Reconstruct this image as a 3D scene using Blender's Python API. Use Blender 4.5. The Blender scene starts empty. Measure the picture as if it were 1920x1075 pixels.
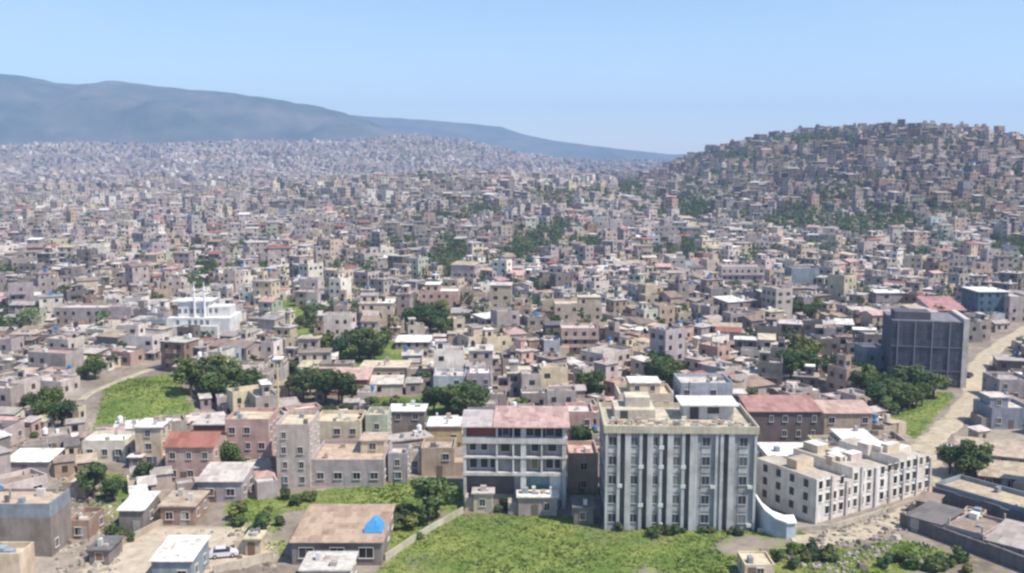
import bpy, math, random
import numpy as np
R = math.radians
sc = bpy.context.scene
COL = sc.collection
rnd = random.Random(11)

# ------------------------------------------------------------------ camera
CH = 60.0; F = 1844.0
PIT = math.atan((537.5-300)/F); CP, SP = math.cos(PIT), math.sin(PIT)
cam = bpy.data.objects.new('camera', bpy.data.cameras.new('camera')); COL.objects.link(cam)
cam.location = (0, 0, CH); cam.rotation_euler = (R(90)-PIT, 0, 0)
cam.data.sensor_width = 36; cam.data.lens = 36*F/1920; cam.data.clip_end = 40000; cam.data.clip_start = 1
sc.camera = cam

def smooth(a, b, v):
    t = min(1, max(0, (v-a)/(b-a))); return t*t*(3-2*t)
def lerp_tab(tab, v):
    if v <= tab[0][0]: return tab[0][1]
    for (a, p), (b, q) in zip(tab, tab[1:]):
        if v <= b: return p+(q-p)*(v-a)/(b-a)
    return tab[-1][1]
HILL = [(-1e4, 0), (1080, 0), (1180, 16), (1260, 32), (1320, 46), (1360, 57), (1400, 68), (1440, 77), (1500, 85), (1560, 91), (1640, 97),
        (1740, 94), (1820, 88), (1870, 76), (1930, 67), (2100, 66), (2500, 40), (3200, 0)]
def h(x, y):
    base = 0 if y < 520 else (y-520)*0.0165*smooth(500, 1100, y)
    base += 15*math.exp(-((x-70)/230)**2-((y-1050)/330)**2)+84*math.exp(-((x+260)/330)**2-((y-3000)/520)**2) + 66*math.exp(-((x+1350)/460)**2-((y-3000)/700)**2) + 52*math.exp(-((x+760)/300)**2-((y-3000)/560)**2)
    base += 20*math.exp(-((x+110)/240)**2-((y-1250)/380)**2) + 10*math.exp(-((x+520)/200)**2-((y-1500)/300)**2)
    hl = lerp_tab(HILL, 960+x/1150*F)*smooth(500, 1140, y)*(1-smooth(1400, 2100, y))
    # smooth maximum
    k = 6.0; d = base-hl
    m = 0.5*(base+hl+math.sqrt(d*d+k*k)) - (k/2 if True else 0)
    m += 0.5*math.sin(x*.031+1)*math.sin(y*.027) + 4.5*math.exp(-((x+85)/19)**2-((y-236)/17)**2)
    m += 2.5*smooth(-60, -130, x)*smooth(330, 170, y)
    if y > 4200: m = m*max(0, 1-(y-4200)/800)
    return m if m > -3 else -3
def ray(px, py):
    cx = (px-960)/F; cy = -(py-537.5)/F
    return cx, CP+cy*SP, -SP+cy*CP
def at(px, py, z=None):
    dx, dy, dz = ray(px, py)
    if z is not None:
        t = (z-CH)/dz; return dx*t, dy*t
    t = 100.0
    while t < 6000 and CH+dz*t > h(dx*t, dy*t): t += 2 if t < 800 else 6
    a, b = t-6, t
    for _ in range(12):
        m = (a+b)/2
        if CH+dz*m > h(dx*m, dy*m): a = m
        else: b = m
    return dx*b, dy*b
def proj(x, y, z):
    zz = z-CH; f_ = y*CP-zz*SP; u_ = y*SP+zz*CP
    return 960+F*x/f_, 537.5-F*u_/f_
def z_for(x, y, py):          # height over the point (x, y) that shows at row py
    dx, dy, dz = ray(960, py); return CH+dz/dy*y

def inpoly(x, y, P):
    c = False; n = len(P); j = n-1
    for i in range(n):
        xi, yi = P[i]; xj, yj = P[j]
        if (yi > y) != (yj > y) and x < (xj-xi)*(y-yi)/(yj-yi)+xi: c = not c
        j = i
    return c

# ------------------------------------------------------------------ materials
def nm(name):
    m = bpy.data.materials.new(name); m.use_nodes = True
    nt = m.node_tree; b = nt.nodes['Principled BSDF']; b.inputs['Specular IOR Level'].default_value = .25
    return m, nt, b
def N(nt, t, **k):
    n = nt.nodes.new(t)
    for a, v in k.items(): setattr(n, a, v)
    return n
def noise(nt, vec, scale, detail=4, rough=.6):
    n = N(nt, 'ShaderNodeTexNoise'); n.inputs['Scale'].default_value = scale; n.inputs['Detail'].default_value = detail
    n.inputs['Roughness'].default_value = rough
    if vec is not None: nt.links.new(vec, n.inputs['Vector'])
    return n.outputs['Fac']
def ramp(nt, fac, stops):
    r = N(nt, 'ShaderNodeValToRGB'); e = r.color_ramp.elements
    while len(e) < len(stops): e.new(.5)
    for q, (p, c) in zip(e, stops): q.position = p; q.color = (*c, 1) if len(c) == 3 else c
    nt.links.new(fac, r.inputs['Fac']); return r.outputs['Color']
def mixc(nt, a, b, fac, bt='MIX'):
    m = N(nt, 'ShaderNodeMix', data_type='RGBA', blend_type=bt)
    for s, v in ((m.inputs[0], fac), (m.inputs[6], a), (m.inputs[7], b)):
        if isinstance(v, (int, float)): s.default_value = v
        elif isinstance(v, tuple): s.default_value = (*v, 1)
        else: nt.links.new(v, s)
    return m.outputs[2]
def mapping(nt, scale):
    g = N(nt, 'ShaderNodeNewGeometry'); mp = N(nt, 'ShaderNodeMapping'); mp.inputs['Scale'].default_value = scale
    nt.links.new(g.outputs['Position'], mp.inputs['Vector']); return mp.outputs['Vector']
def attr(nt, n='Col'): return N(nt, 'ShaderNodeAttribute', attribute_name=n).outputs['Color']

def mat_wall():
    m, nt, b = nm('plaster'); v = mapping(nt, (1, 1, 1)); vs = mapping(nt, (1.1, 1.1, .14))
    c = attr(nt)
    c = mixc(nt, c, ramp(nt, noise(nt, vs, 1.3, 5, .7), [(.3, (.56, .53, .50)), (.62, (1, 1, 1))]), .55, 'MULTIPLY')
    c = mixc(nt, c, ramp(nt, noise(nt, v, .35, 6, .7), [(.32, (.62, .58, .54)), (.6, (1.05, 1.04, 1.03))]), .8, 'MULTIPLY')
    nt.links.new(c, b.inputs['Base Color']); b.inputs['Roughness'].default_value = .9; return m
def mat_roof():
    m, nt, b = nm('roof_slab'); v = mapping(nt, (1, 1, 1))
    c = attr(nt)
    c = mixc(nt, c, ramp(nt, noise(nt, v, .45, 6, .75), [(.33, (.5, .46, .43)), (.6, (1.05, 1.05, 1.05))]), .85, 'MULTIPLY')
    c = mixc(nt, c, ramp(nt, noise(nt, v, 2.2, 3, .6), [(.38, (.65, .62, .6)), (.55, (1, 1, 1))]), .5, 'MULTIPLY')
    nt.links.new(c, b.inputs['Base Color']); b.inputs['Roughness'].default_value = .85; return m
def mat_metal():
    m, nt, b = nm('sheet_metal'); v = mapping(nt, (1, 1, 1))
    c = attr(nt)
    c = mixc(nt, c, (.24, .14, .10), ramp(nt, noise(nt, v, .7, 6, .75), [(.5, (0, 0, 0)), (.66, (.7, .7, .7))]))
    tc = N(nt, 'ShaderNodeTexCoord'); w = N(nt, 'ShaderNodeTexWave'); w.inputs['Scale'].default_value = 1.1
    nt.links.new(tc.outputs['Object'], w.inputs['Vector'])
    c = mixc(nt, c, ramp(nt, w.outputs['Fac'], [(0, (.8, .8, .8)), (1, (1, 1, 1))]), .6, 'MULTIPLY')
    bk = N(nt, 'ShaderNodeTexBrick'); bk.inputs['Scale'].default_value = 1; bk.inputs['Brick Width'].default_value = .95; bk.inputs['Row Height'].default_value = 2.4; bk.inputs['Mortar Size'].default_value = .012
    bk.inputs['Color1'].default_value = (1.05, 1.04, 1.02, 1); bk.inputs['Color2'].default_value = (.66, .63, .6, 1); bk.inputs['Mortar'].default_value = (.4, .36, .34, 1); nt.links.new(tc.outputs['Object'], bk.inputs['Vector'])
    c = mixc(nt, c, bk.outputs['Color'], .8, 'MULTIPLY')
    bp = N(nt, 'ShaderNodeBump'); bp.inputs['Strength'].default_value = .4; bp.inputs['Distance'].default_value = .05
    nt.links.new(w.outputs['Fac'], bp.inputs['Height']); nt.links.new(bp.outputs['Normal'], b.inputs['Normal'])
    nt.links.new(c, b.inputs['Base Color']); b.inputs['Roughness'].default_value = .6; return m
def mat_glass():
    m, nt, b = nm('window_glass')
    nt.links.new(attr(nt), b.inputs['Base Color']); b.inputs['Roughness'].default_value = .25
    b.inputs['Specular IOR Level'].default_value = .4; return m
def mat_paint():
    m, nt, b = nm('paint'); nt.links.new(attr(nt), b.inputs['Base Color']); b.inputs['Roughness'].default_value = .45; return m
def mat_leaf():
    m, nt, b = nm('foliage'); oi = N(nt, 'ShaderNodeObjectInfo')
    c = mixc(nt, attr(nt), ramp(nt, oi.outputs['Random'], [(0, (.62, .72, .75)), (.5, (1, 1, .9)), (1, (1.3, 1.2, .85))]), 1.0, 'MULTIPLY')
    b.inputs['Roughness'].default_value = .8
    nt.links.new(c, b.inputs['Base Color'])
    tr = N(nt, 'ShaderNodeBsdfTranslucent'); nt.links.new(c, tr.inputs['Color'])
    mx = N(nt, 'ShaderNodeMixShader'); mx.inputs[0].default_value = .25
    nt.links.new(b.outputs[0], mx.inputs[1]); nt.links.new(tr.outputs[0], mx.inputs[2])
    nt.links.new(mx.outputs[0], nt.nodes['Material Output'].inputs['Surface']); return m
def mat_bark():
    m, nt, b = nm('bark'); b.inputs['Base Color'].default_value = (.11, .08, .06, 1); b.inputs['Roughness'].default_value = .95; return m
def mat_ground():
    m, nt, b = nm('earth'); v = mapping(nt, (1, 1, 1)); z = N(nt, 'ShaderNodeSeparateColor'); nt.links.new(attr(nt, 'Zone'), z.inputs[0])
    n1 = noise(nt, v, .06, 6, .65); n2 = noise(nt, v, .6, 5, .7)
    soil = ramp(nt, n1, [(.3, (.19, .155, .125)), (.5, (.29, .245, .205)), (.68, (.38, .33, .275))])
    soil = mixc(nt, soil, ramp(nt, n2, [(.3, (.55, .55, .55)), (.65, (1.1, 1.1, 1.1))]), .8, 'MULTIPLY')
    g = ramp(nt, n2, [(.3, (.12, .16, .05)), (.5, (.18, .225, .07)), (.7, (.26, .275, .12))])
    g2 = ramp(nt, noise(nt, v, .09, 4, .6), [(.42, (.6, .75, .6)), (.6, (1.15, 1.1, 1))])
    g = mixc(nt, g, g2, .9, 'MULTIPLY')
    # grass thins out irregularly at the edge of each green patch
    ma = N(nt, 'ShaderNodeMath', operation='MULTIPLY_ADD'); nt.links.new(n2, ma.inputs[0]); ma.inputs[1].default_value = 1.2; ma.inputs[2].default_value = -.6
    ad = N(nt, 'ShaderNodeMath', operation='ADD'); nt.links.new(ma.outputs[0], ad.inputs[0]); nt.links.new(z.outputs[0], ad.inputs[1])
    c = mixc(nt, soil, g, ramp(nt, ad.outputs[0], [(.4, (0, 0, 0)), (.6, (1, 1, 1))]))
    pale = ramp(nt, n2, [(.3, (.36, .30, .23)), (.7, (.56, .49, .39))])
    c = mixc(nt, c, pale, z.outputs[1])
    nt.links.new(c, b.inputs['Base Color']); b.inputs['Roughness'].default_value = 1
    b.inputs['Specular IOR Level'].default_value = .05; return m
def mat_hills():
    m, nt, b = nm('hill_scrub'); v = mapping(nt, (1, 1, 1))
    c = ramp(nt, noise(nt, v, .004, 8, .65), [(.36, (.035, .05, .028)), (.5, (.07, .08, .045)), (.66, (.14, .125, .085))])
    nt.links.new(c, b.inputs['Base Color']); b.inputs['Roughness'].default_value = 1; b.inputs['Specular IOR Level'].default_value = 0; return m
def mat_road():
    m, nt, b = nm('dirt_road'); v = mapping(nt, (1, 1, 1))
    c = ramp(nt, noise(nt, v, .5, 6, .7), [(.3, (.30, .25, .18)), (.5, (.42, .36, .265)), (.7, (.54, .47, .36))])
    nt.links.new(c, b.inputs['Base Color']); b.inputs['Roughness'].default_value = 1; return m
WALL, ROOF, METAL, GLASS, PAINT, LEAF, BARK = range(7)
MATS = [mat_wall(), mat_roof(), mat_metal(), mat_glass(), mat_paint(), mat_leaf(), mat_bark()]

# ------------------------------------------------------------------ mesh builder
class MB:
    def __init__(s): s.v = []; s.f = []; s.c = []; s.m = []; s.T = (1, 0, 0, 0, 0)
    def at(s, x, y, z, a=0): s.T = (math.cos(a), math.sin(a), x, y, z); return s
    def poly(s, pts, col, mat):
        ca, sa, ox, oy, oz = s.T; n = len(s.v)
        for (x, y, z) in pts: s.v.append((ox+x*ca-y*sa, oy+x*sa+y*ca, oz+z))
        s.f.append(tuple(range(n, n+len(pts)))); s.c.append(col); s.m.append(mat)
    def box(s, x0, x1, y0, y1, z0, z1, col, mat, top=True, bot=False, tcol=None):
        ca, sa, ox, oy, oz = s.T; n = len(s.v)
        for z in (z0, z1):
            for x, y in ((x0, y0), (x1, y0), (x1, y1), (x0, y1)): s.v.append((ox+x*ca-y*sa, oy+x*sa+y*ca, oz+z))
        fs = [(0, 1, 5, 4), (1, 2, 6, 5), (2, 3, 7, 6), (3, 0, 4, 7)]
        cs = [col]*4
        if top: fs.append((4, 5, 6, 7)); cs.append(tcol or col)
        if bot: fs.append((3, 2, 1, 0)); cs.append(col)
        for q, c in zip(fs, cs): s.f.append(tuple(n+i for i in q)); s.c.append(c); s.m.append(mat)
    def tube(s, p, q, r0, r1, col, mat, n=8, cap=True):
        p = np.array(p, float); q = np.array(q, float); d = q-p; d /= max(1e-6, np.linalg.norm(d))
        a = np.cross(d, (0, 0, 1) if abs(d[2]) < .9 else (1, 0, 0)); a /= np.linalg.norm(a); b = np.cross(d, a)
        A = [p+r0*(math.cos(t)*a+math.sin(t)*b) for t in [6.28318*i/n for i in range(n)]]
        B = [q+r1*(math.cos(t)*a+math.sin(t)*b) for t in [6.28318*i/n for i in range(n)]]
        for i in range(n):
            j = (i+1) % n; s.poly([A[i], A[j], B[j], B[i]], col, mat)
        if cap: s.poly(B, col, mat); s.poly(A[::-1], col, mat)
    def slab(s, P, t, col, mat):            # sloped plate: P four top corners, t thickness
        Q = [(x, y, z-t) for x, y, z in P]
        s.poly(P, col, mat); s.poly(Q[::-1], col, mat)
        for i in range(4):
            j = (i+1) % 4; s.poly([Q[i], Q[j], P[j], P[i]], col, mat)
    def build(s, name, parent=None):
        me = bpy.data.meshes.new(name); me.from_pydata(s.v, [], s.f)
        used = sorted(set(s.m)); mp = {k: i for i, k in enumerate(used)}
        for k in used: me.materials.append(MATS[k])
        me.polygons.foreach_set('material_index', np.array([mp[k] for k in s.m], dtype=np.int32))
        ca = me.color_attributes.new('Col', 'FLOAT_COLOR', 'CORNER')
        ln = np.array([len(f) for f in s.f]); c = np.ones((len(s.f), 4), dtype=np.float32); c[:, :3] = np.array(s.c, dtype=np.float32)
        ca.data.foreach_set('color', np.repeat(c, ln, axis=0).ravel())
        me.update()
        o = bpy.data.objects.new(name, me); COL.objects.link(o)
        if parent: o.parent = parent
        return o

def tag(o, label=None, cat=None, group=None, kind=None):
    if label: o['label'] = label
    if cat: o['category'] = cat
    if group: o['group'] = group
    if kind: o['kind'] = kind
    return o
def empty(name, loc, rz=0):
    o = bpy.data.objects.new(name, None); COL.objects.link(o); o.location = loc; o.rotation_euler.z = rz
    o.empty_display_size = .5; return o

# ------------------------------------------------------------------ palettes
WC = {'grey': (.38, .345, .34), 'pale grey': (.50, .455, .45), 'dark grey': (.23, .215, .215), 'beige': (.53, .46, .39), 'white': (.72, .70, .66),
      'tan': (.46, .38, .31), 'brick brown': (.33, .24, .20), 'lilac grey': (.40, .37, .41), 'pale blue': (.44, .50, .57),
      'pale green': (.44, .48, .40), 'ochre': (.50, .39, .22), 'pink': (.52, .38, .35), 'cream': (.62, .56, .44), 'blue grey': (.26, .31, .38),
      'maroon': (.20, .12, .13), 'red brown': (.33, .16, .12)}
RC = {'grey': (.45, .41, .395), 'pale': (.64, .59, .56), 'white': (.85, .84, .82), 'brown': (.33, .26, .22), 'red': (.36, .15, .12),
      'dark': (.19, .185, .19), 'tan': (.52, .43, .34), 'pink': (.60, .40, .38), 'cream': (.64, .58, .44), 'blue': (.14, .32, .55), 'pale blue': (.55, .65, .72)}
WW = [('grey', 24), ('pale grey', 30), ('dark grey', 10), ('beige', 16), ('white', 10), ('tan', 5), ('brick brown', 5), ('lilac grey', 5), ('pale blue', 2),
      ('pale green', 2), ('ochre', .6), ('pink', 4), ('cream', 8)]
RW = [('grey', 30), ('pale', 26), ('white', 9), ('brown', 9), ('red', .8), ('dark', 7), ('tan', 11), ('pink', 4), ('cream', 5)]
WARM = (1.04, .995, .95)
WC = {k: tuple(a*b for a, b in zip(v, WARM)) for k, v in WC.items()}; RC = {k: tuple(a*b for a, b in zip(v, (1.01, 1, .98))) for k, v in RC.items()}
def pick(W):
    t = rnd.uniform(0, sum(w for _, w in W))
    for k, w in W:
        t -= w
        if t <= 0: return k
    return W[0][0]
def var(c, a=.12):
    k = 1+rnd.uniform(-a, a); return tuple(min(.9, max(.01, q*k*(1+rnd.uniform(-.03, .03)))) for q in c)

# ------------------------------------------------------------------ generic house
class Sink:                     # collects parts; merge=True puts all in one mesh
    def __init__(s, root=None, merge=None): s.root = root; s.merge = merge; s.parts = {}; s.multi = []
    def get(s, name):
        if s.merge: return s.merge
        return s.parts.setdefault(name, MB())
    def new(s, name, sub=None):
        if s.merge: return s.merge, s.merge
        a = MB(); b = MB() if sub else None; s.multi.append((name, a, sub, b)); return a, b
    def flush(s):
        for n, m in s.parts.items():
            if m.f: m.build(n, s.root)
        for n, a, sn, b in s.multi:
            o = a.build(n, s.root)
            if b and b.f: b.build(sn, o)

DARK = [(.03, .032, .04), (.05, .05, .06), (.02, .02, .022), (.07, .06, .05)]
def window(sink, face, u, z, ww, wh, rich, fc=(.6, .58, .55), dark=None, off=0.0):
    # face: (ox, oy, ux, uy, nx, ny)
    ox, oy, ux, uy, nx, ny = face
    def P(du, dz, dn): return (ox+ux*(u+du)+nx*(dn+off), oy+uy*(u+du)+ny*(dn+off), z+dz)
    dk = dark or rnd.choice(DARK); a = ww/2
    if rich == 0:
        m = sink.get('wall'); m.poly([P(-a, 0, .04), P(a, 0, .04), P(a, wh, .04), P(-a, wh, .04)], dk, GLASS); return
    m, g = sink.new('window', 'pane')
    def bar(u0, u1, z0, z1, d):
        A = [P(u0, z0, 0), P(u1, z0, 0), P(u1, z1, 0), P(u0, z1, 0)]; B = [P(u0, z0, d), P(u1, z0, d), P(u1, z1, d), P(u0, z1, d)]
        m.poly(B, fc, PAINT)
        for i in range(4):
            j = (i+1) % 4; m.poly([A[i], A[j], B[j], B[i]], fc, PAINT)
    t = .09
    bar(-a-t, -a, 0, wh, .1); bar(a, a+t, 0, wh, .1); bar(-a-t, a+t, wh, wh+t, .16); bar(-a-t-.06, a+t+.06, -t, 0, .2); bar(-.03, .03, 0, wh, .06)
    g.poly([P(-a, 0, .03), P(a, 0, .03), P(a, wh, .03), P(-a, wh, .03)], dk, GLASS)

def volume(sink, x0, x1, y0, y1, z0, z1, s, rich, kind, wc, rc, nfl, fh, win=True, ph=.8, over=.35):
    W = sink.get('wall'); RF = sink.get('roof')
    if kind == 'flat':
        t = .2; zp = z1+ph
        for (a, b) in (((x0, y0), (x1, y0)), ((x1, y0), (x1, y1)), ((x1, y1), (x0, y1)), ((x0, y1), (x0, y0))):
            if s.get('band'):
                zb = z1-1.7; W.poly([(*a, z0), (*b, z0), (*b, zb), (*a, zb)], wc, WALL); W.poly([(*a, zb), (*b, zb), (*b, zp), (*a, zp)], s['pc'], WALL)
            else: W.poly([(*a, z0), (*b, z0), (*b, zp), (*a, zp)], wc, WALL)
        I = [(x0+t, y0+t), (x1-t, y0+t), (x1-t, y1-t), (x0+t, y1-t)]; O = [(x0, y0), (x1, y0), (x1, y1), (x0, y1)]
        for i in range(4):
            j = (i+1) % 4
            W.poly([(*O[i], zp), (*O[j], zp), (*I[j], zp), (*I[i], zp)], s['pc'], WALL)
            W.poly([(*I[j], z1), (*I[i], z1), (*I[i], zp), (*I[j], zp)], wc, WALL)
        RF.poly([(*p, z1) for p in I], rc, ROOF)
    elif kind == 'slab':
        W.box(x0, x1, y0, y1, z0, z1, wc, WALL, top=False)
        RF.box(x0-over, x1+over, y0-over, y1+over, z1, z1+.22, rc, ROOF, bot=True)
    elif kind == 'shed':
        r = s.get('rise', .10)*(y1-y0)
        for q in ([(x0, y0, z0), (x1, y0, z0), (x1, y0, z1), (x0, y0, z1)], [(x1, y0, z0), (x1, y1, z0), (x1, y1, z1+r), (x1, y0, z1)],
                  [(x1, y1, z0), (x0, y1, z0), (x0, y1, z1+r), (x1, y1, z1+r)], [(x0, y1, z0), (x0, y0, z0), (x0, y0, z1), (x0, y1, z1+r)]): W.poly(q, wc, WALL)
        e = r/(y1-y0)*over
        RF.slab([(x0-over, y0-over, z1+.1-e), (x1+over, y0-over, z1+.1-e), (x1+over, y1+over, z1+r+.1+e), (x0-over, y1+over, z1+r+.1+e)], .1, rc, METAL)
    else:
        r = s.get('rise', .28)*(y1-y0)/2; ym = (y0+y1)/2
        W.box(x0, x1, y0, y1, z0, z1, wc, WALL, top=False)
        W.poly([(x1, y0, z1), (x1, y1, z1), (x1, ym, z1+r)], wc, WALL); W.poly([(x0, y1, z1), (x0, y0, z1), (x0, ym, z1+r)], wc, WALL)
        e = r/((y1-y0)/2)*over
        RF.slab([(x0-over, y0-over, z1+.1-e), (x1+over, y0-over, z1+.1-e), (x1+over, ym, z1+r+.1), (x0-over, ym, z1+r+.1)], .1, rc, METAL)
        RF.slab([(x1+over, y1+over, z1+.1-e), (x0-over, y1+over, z1+.1-e), (x0-over, ym, z1+r+.1), (x1+over, ym, z1+r+.1)], .1, rc, METAL)
    if not win: return
    faces = [((x0, y0, 1, 0, 0, -1), x1-x0), ((x0, y0, 0, 1, -1, 0), y1-y0), ((x1, y0, 0, 1, 1, 0), y1-y0)]
    if rich or s.get('back'): faces.append(((x0, y1, 1, 0, 0, 1), x1-x0))
    sp = s.get('wsp', 2.7); ww = s.get('ww', 1.05); wh = s.get('wh', 1.25)
    for face, L in faces:
        n = max(1, int(L/sp))
        for fl in range(nfl):
            for i in range(n):
                if rnd.random() < s.get('skip', .22): continue
                u = L*(i+.5)/n+rnd.uniform(-.15, .15)
                zb = z1-fh*(nfl-fl)+fh*.32
                window(sink, face, u, zb, ww*rnd.uniform(.8, 1.15), wh, rich, s.get('fc', (.55, .53, .5)))

def emit_house(s, sink, rich):
    w, d, n, fh = s['w'], s['d'], s['n'], s['fh']; H = n*fh
    s.setdefault('pc', tuple(min(.85, c*1.12) for c in s['wc']))
    volume(sink, -w/2, w/2, 0, d, -3, H, s, rich, s['kind'], s['wc'], s['rc'], n, fh, ph=s.get('ph', .8))
    if rich and s.get('door', True):
        m = sink.get('door'); u = rnd.uniform(-w*.3, w*.3)
        m.box(u-.55, u+.55, -.07, -.005, -.1, 2.1, rnd.choice([(.12, .16, .2), (.2, .12, .08), (.16, .13, .11), (.35, .33, .3)]), PAINT)
    if s.get('upper'):
        a, b, c, e, uh = s['upper']
        t = .5
        volume(sink, -w/2+t+a*(w-2*t), -w/2+t+b*(w-2*t), t+c*(d-2*t), t+e*(d-2*t), H-.05, H+uh, s, rich, s.get('ukind', 'slab'), s.get('uwc', s['wc']), s.get('urc', s['rc']), 1, uh, over=.25)
    if s.get('balc'):
        for k in range(1, n):
            B, _ = sink.new('balcony')
            z = k*fh; u0, u1 = s['balc']
            x0 = -w/2+u0*w; x1 = -w/2+u1*w
            B.box(x0, x1, -1.2, -.004, z-.15, z, (.5, .48, .45), WALL, bot=True)
            B.box(x0, x1, -1.2, -1.1, z, z+.9, s['pc'], WALL)
            B.box(x0, x0+.1, -1.1, -.004, z, z+.9, s['pc'], WALL); B.box(x1-.1, x1, -1.1, -.004, z, z+.9, s['pc'], WALL)
    if s['kind'] in ('flat', 'slab') and s.get('clut', True):
        z = H+(.004 if s['kind'] == 'flat' else .224)
        for i in range(rnd.choice([1, 2, 3, 4, 5])):
            e = rnd.uniform(.3, 1.3); g = rnd.uniform(.3, 1.3); x = rnd.uniform(-w/2+.3, w/2-.3-e); y = rnd.uniform(.3, max(.4, d-.3-g)); hh = rnd.uniform(.25, 1.3)
            C, _ = sink.new('roof_box')
            C.box(x, x+e, y, y+g, z, z+hh, var(rnd.choice([(.6, .57, .53), (.2, .19, .19), (.4, .33, .28), (.7, .7, .69), (.3, .34, .4), (.45, .42, .4)])), WALL)
    if s['n'] > 0 and rnd.random() < .38:          # lean-to or yard wall against one side
        A = sink.get('annex'); sd_ = rnd.choice([-1, 1]); e = rnd.uniform(1.5, 3); q = rnd.uniform(2.5, max(2.6, d-1)); hh = rnd.uniform(1.6, 2.7)
        xa, xb = (w/2+.003, w/2+e) if sd_ > 0 else (-w/2-e, -w/2-.003)
        A.box(xa, xb, .5, .5+q, -2, hh, var(rnd.choice([WC['grey'], WC['beige'], WC['tan'], s['wc']])), WALL, tcol=var(RC[rnd.choice(['brown', 'grey', 'white', 'dark', 'tan'])]))
    if s.get('posts'):
        for (u, v) in s['posts']:
            C, _ = sink.new('column')
            x = (u-.5)*(w-.6); y = .3+v*(d-.6)
            C.box(x-.13, x+.13, y-.13, y+.13, H, H+s.get('ptop', 1.6), (.42, .40, .38), WALL)

HOUSES = []      # (x, y, radius) footprints
PLACED = []      # labelled individual houses: dict
def rand_spec(scale=1.0, dark=1.0, tone=None):
    wn = pick(WW); rn = pick(RW)
    if tone and rnd.random() < .45: wn = tone
    k = rnd.random()
    kind = 'flat' if k < .56 else 'slab' if k < .76 else 'shed' if k < .91 else 'gable'
    if kind == 'gable': rn = rnd.choice(['red', 'brown', 'pink', 'grey', 'brown'])
    n = rnd.choice([1, 1, 1, 1, 2, 2, 2, 2, 2, 3, 3, 4] if rnd.random() < .6 else [1, 1, 2, 2]); w = rnd.choice([rnd.uniform(4.2, 7.5), rnd.uniform(4.5, 9.5)])*scale; d = rnd.uniform(4.6, 8.2)*scale
    if n >= 3: w = max(w, 8)
    if rnd.random() < .12: w *= 1.5; d *= 1.25; n = max(1, n-1)
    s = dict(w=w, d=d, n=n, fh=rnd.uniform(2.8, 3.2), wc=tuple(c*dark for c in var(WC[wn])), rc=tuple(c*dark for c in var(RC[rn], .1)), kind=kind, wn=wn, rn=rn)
    if kind in ('flat', 'slab') and rnd.random() < .42:
        a = rnd.choice([0, .45]); c = rnd.choice([0, .4]); s['upper'] = (a, a+rnd.uniform(.35, .55), c, c+rnd.uniform(.4, .6), 2.7)
        s['urc'] = tuple(c*dark for c in var(RC[rnd.choice(['white', 'pale', 'grey', 'brown', 'pale'])])); s['ukind'] = rnd.choice(['slab', 'flat', 'shed'])
    if n > 1 and rnd.random() < .3: a = rnd.uniform(0, .4); s['balc'] = (a, a+rnd.uniform(.35, .6))
    if kind == 'flat' and rnd.random() < .25: s['posts'] = [(0, 0), (1, 0), (0, 1), (1, 1)]
    if rnd.random() < .3: s['ww'] = 1.5
    return s

def hand(name, label, cat, xl, xr, yb, yt, depth, wn, rn, kind='flat', yb2=None, fh=3.0, group=None, **kw):
    """a building whose front foot runs from pixel (xl, yb) to (xr, yb2) and whose front eave shows at row yt"""
    z = h(*at((xl+xr)/2, yb)); A = at(xl, yb, z); B = at(xr, yb2 or yb, z)
    w = math.hypot(B[0]-A[0], B[1]-A[1]); a = math.atan2(B[1]-A[1], B[0]-A[0])
    cx, cy = (A[0]+B[0])/2, (A[1]+B[1])/2
    H = max(2.3, z_for(A[0], A[1], yt)-z)
    if kind == 'flat': H = max(2.2, H-kw.get('ph', .8))
    n = max(1, round(H/fh))
    s = dict(w=w, d=depth, n=n, fh=H/n, wc=var(WC[wn], .04), rc=var(RC[rn], .04), kind=kind, wn=wn, rn=rn); s.update(kw)
    if 'uwn' in kw: s['uwc'] = WC[kw['uwn']]
    if 'urn' in kw: s['urc'] = RC[kw['urn']]
    root = empty(name, (cx, cy, z), a)
    sk = Sink(root); emit_house(s, sk, 1 if cy < 250 else 0); sk.flush()
    tag(root, label, cat, group)
    mx, my = cx-math.sin(a)*depth/2, cy+math.cos(a)*depth/2
    HOUSES.append((mx, my, .5*math.hypot(w, depth)*.88))
    if w > 1.7*depth or depth > 1.7*w:
        HOUSES.pop(); n2 = max(2, round(max(w, depth)/min(w, depth)))
        for i in range(n2):
            t = (i+.5)/n2
            if w >= depth: qx = (t-.5)*w; qy = depth/2
            else: qx = 0; qy = t*depth
            HOUSES.append((cx+qx*math.cos(a)-qy*math.sin(a), cy+qx*math.sin(a)+qy*math.cos(a), .62*min(w, depth)+1))
    return root, s, H
# ------------------------------------------------------------------ the large landmarks
def footprint(A, B, depth):
    w = math.hypot(B[0]-A[0], B[1]-A[1]); a = math.atan2(B[1]-A[1], B[0]-A[0]); n = max(1, round(w/9))
    for i in range(n):
        for v in (.25, .75):
            t = (i+.5)/n*w; q = depth*v
            HOUSES.append((A[0]+t*math.cos(a)-q*math.sin(a), A[1]+t*math.sin(a)+q*math.cos(a), 6.0))
    return w, a

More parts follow.
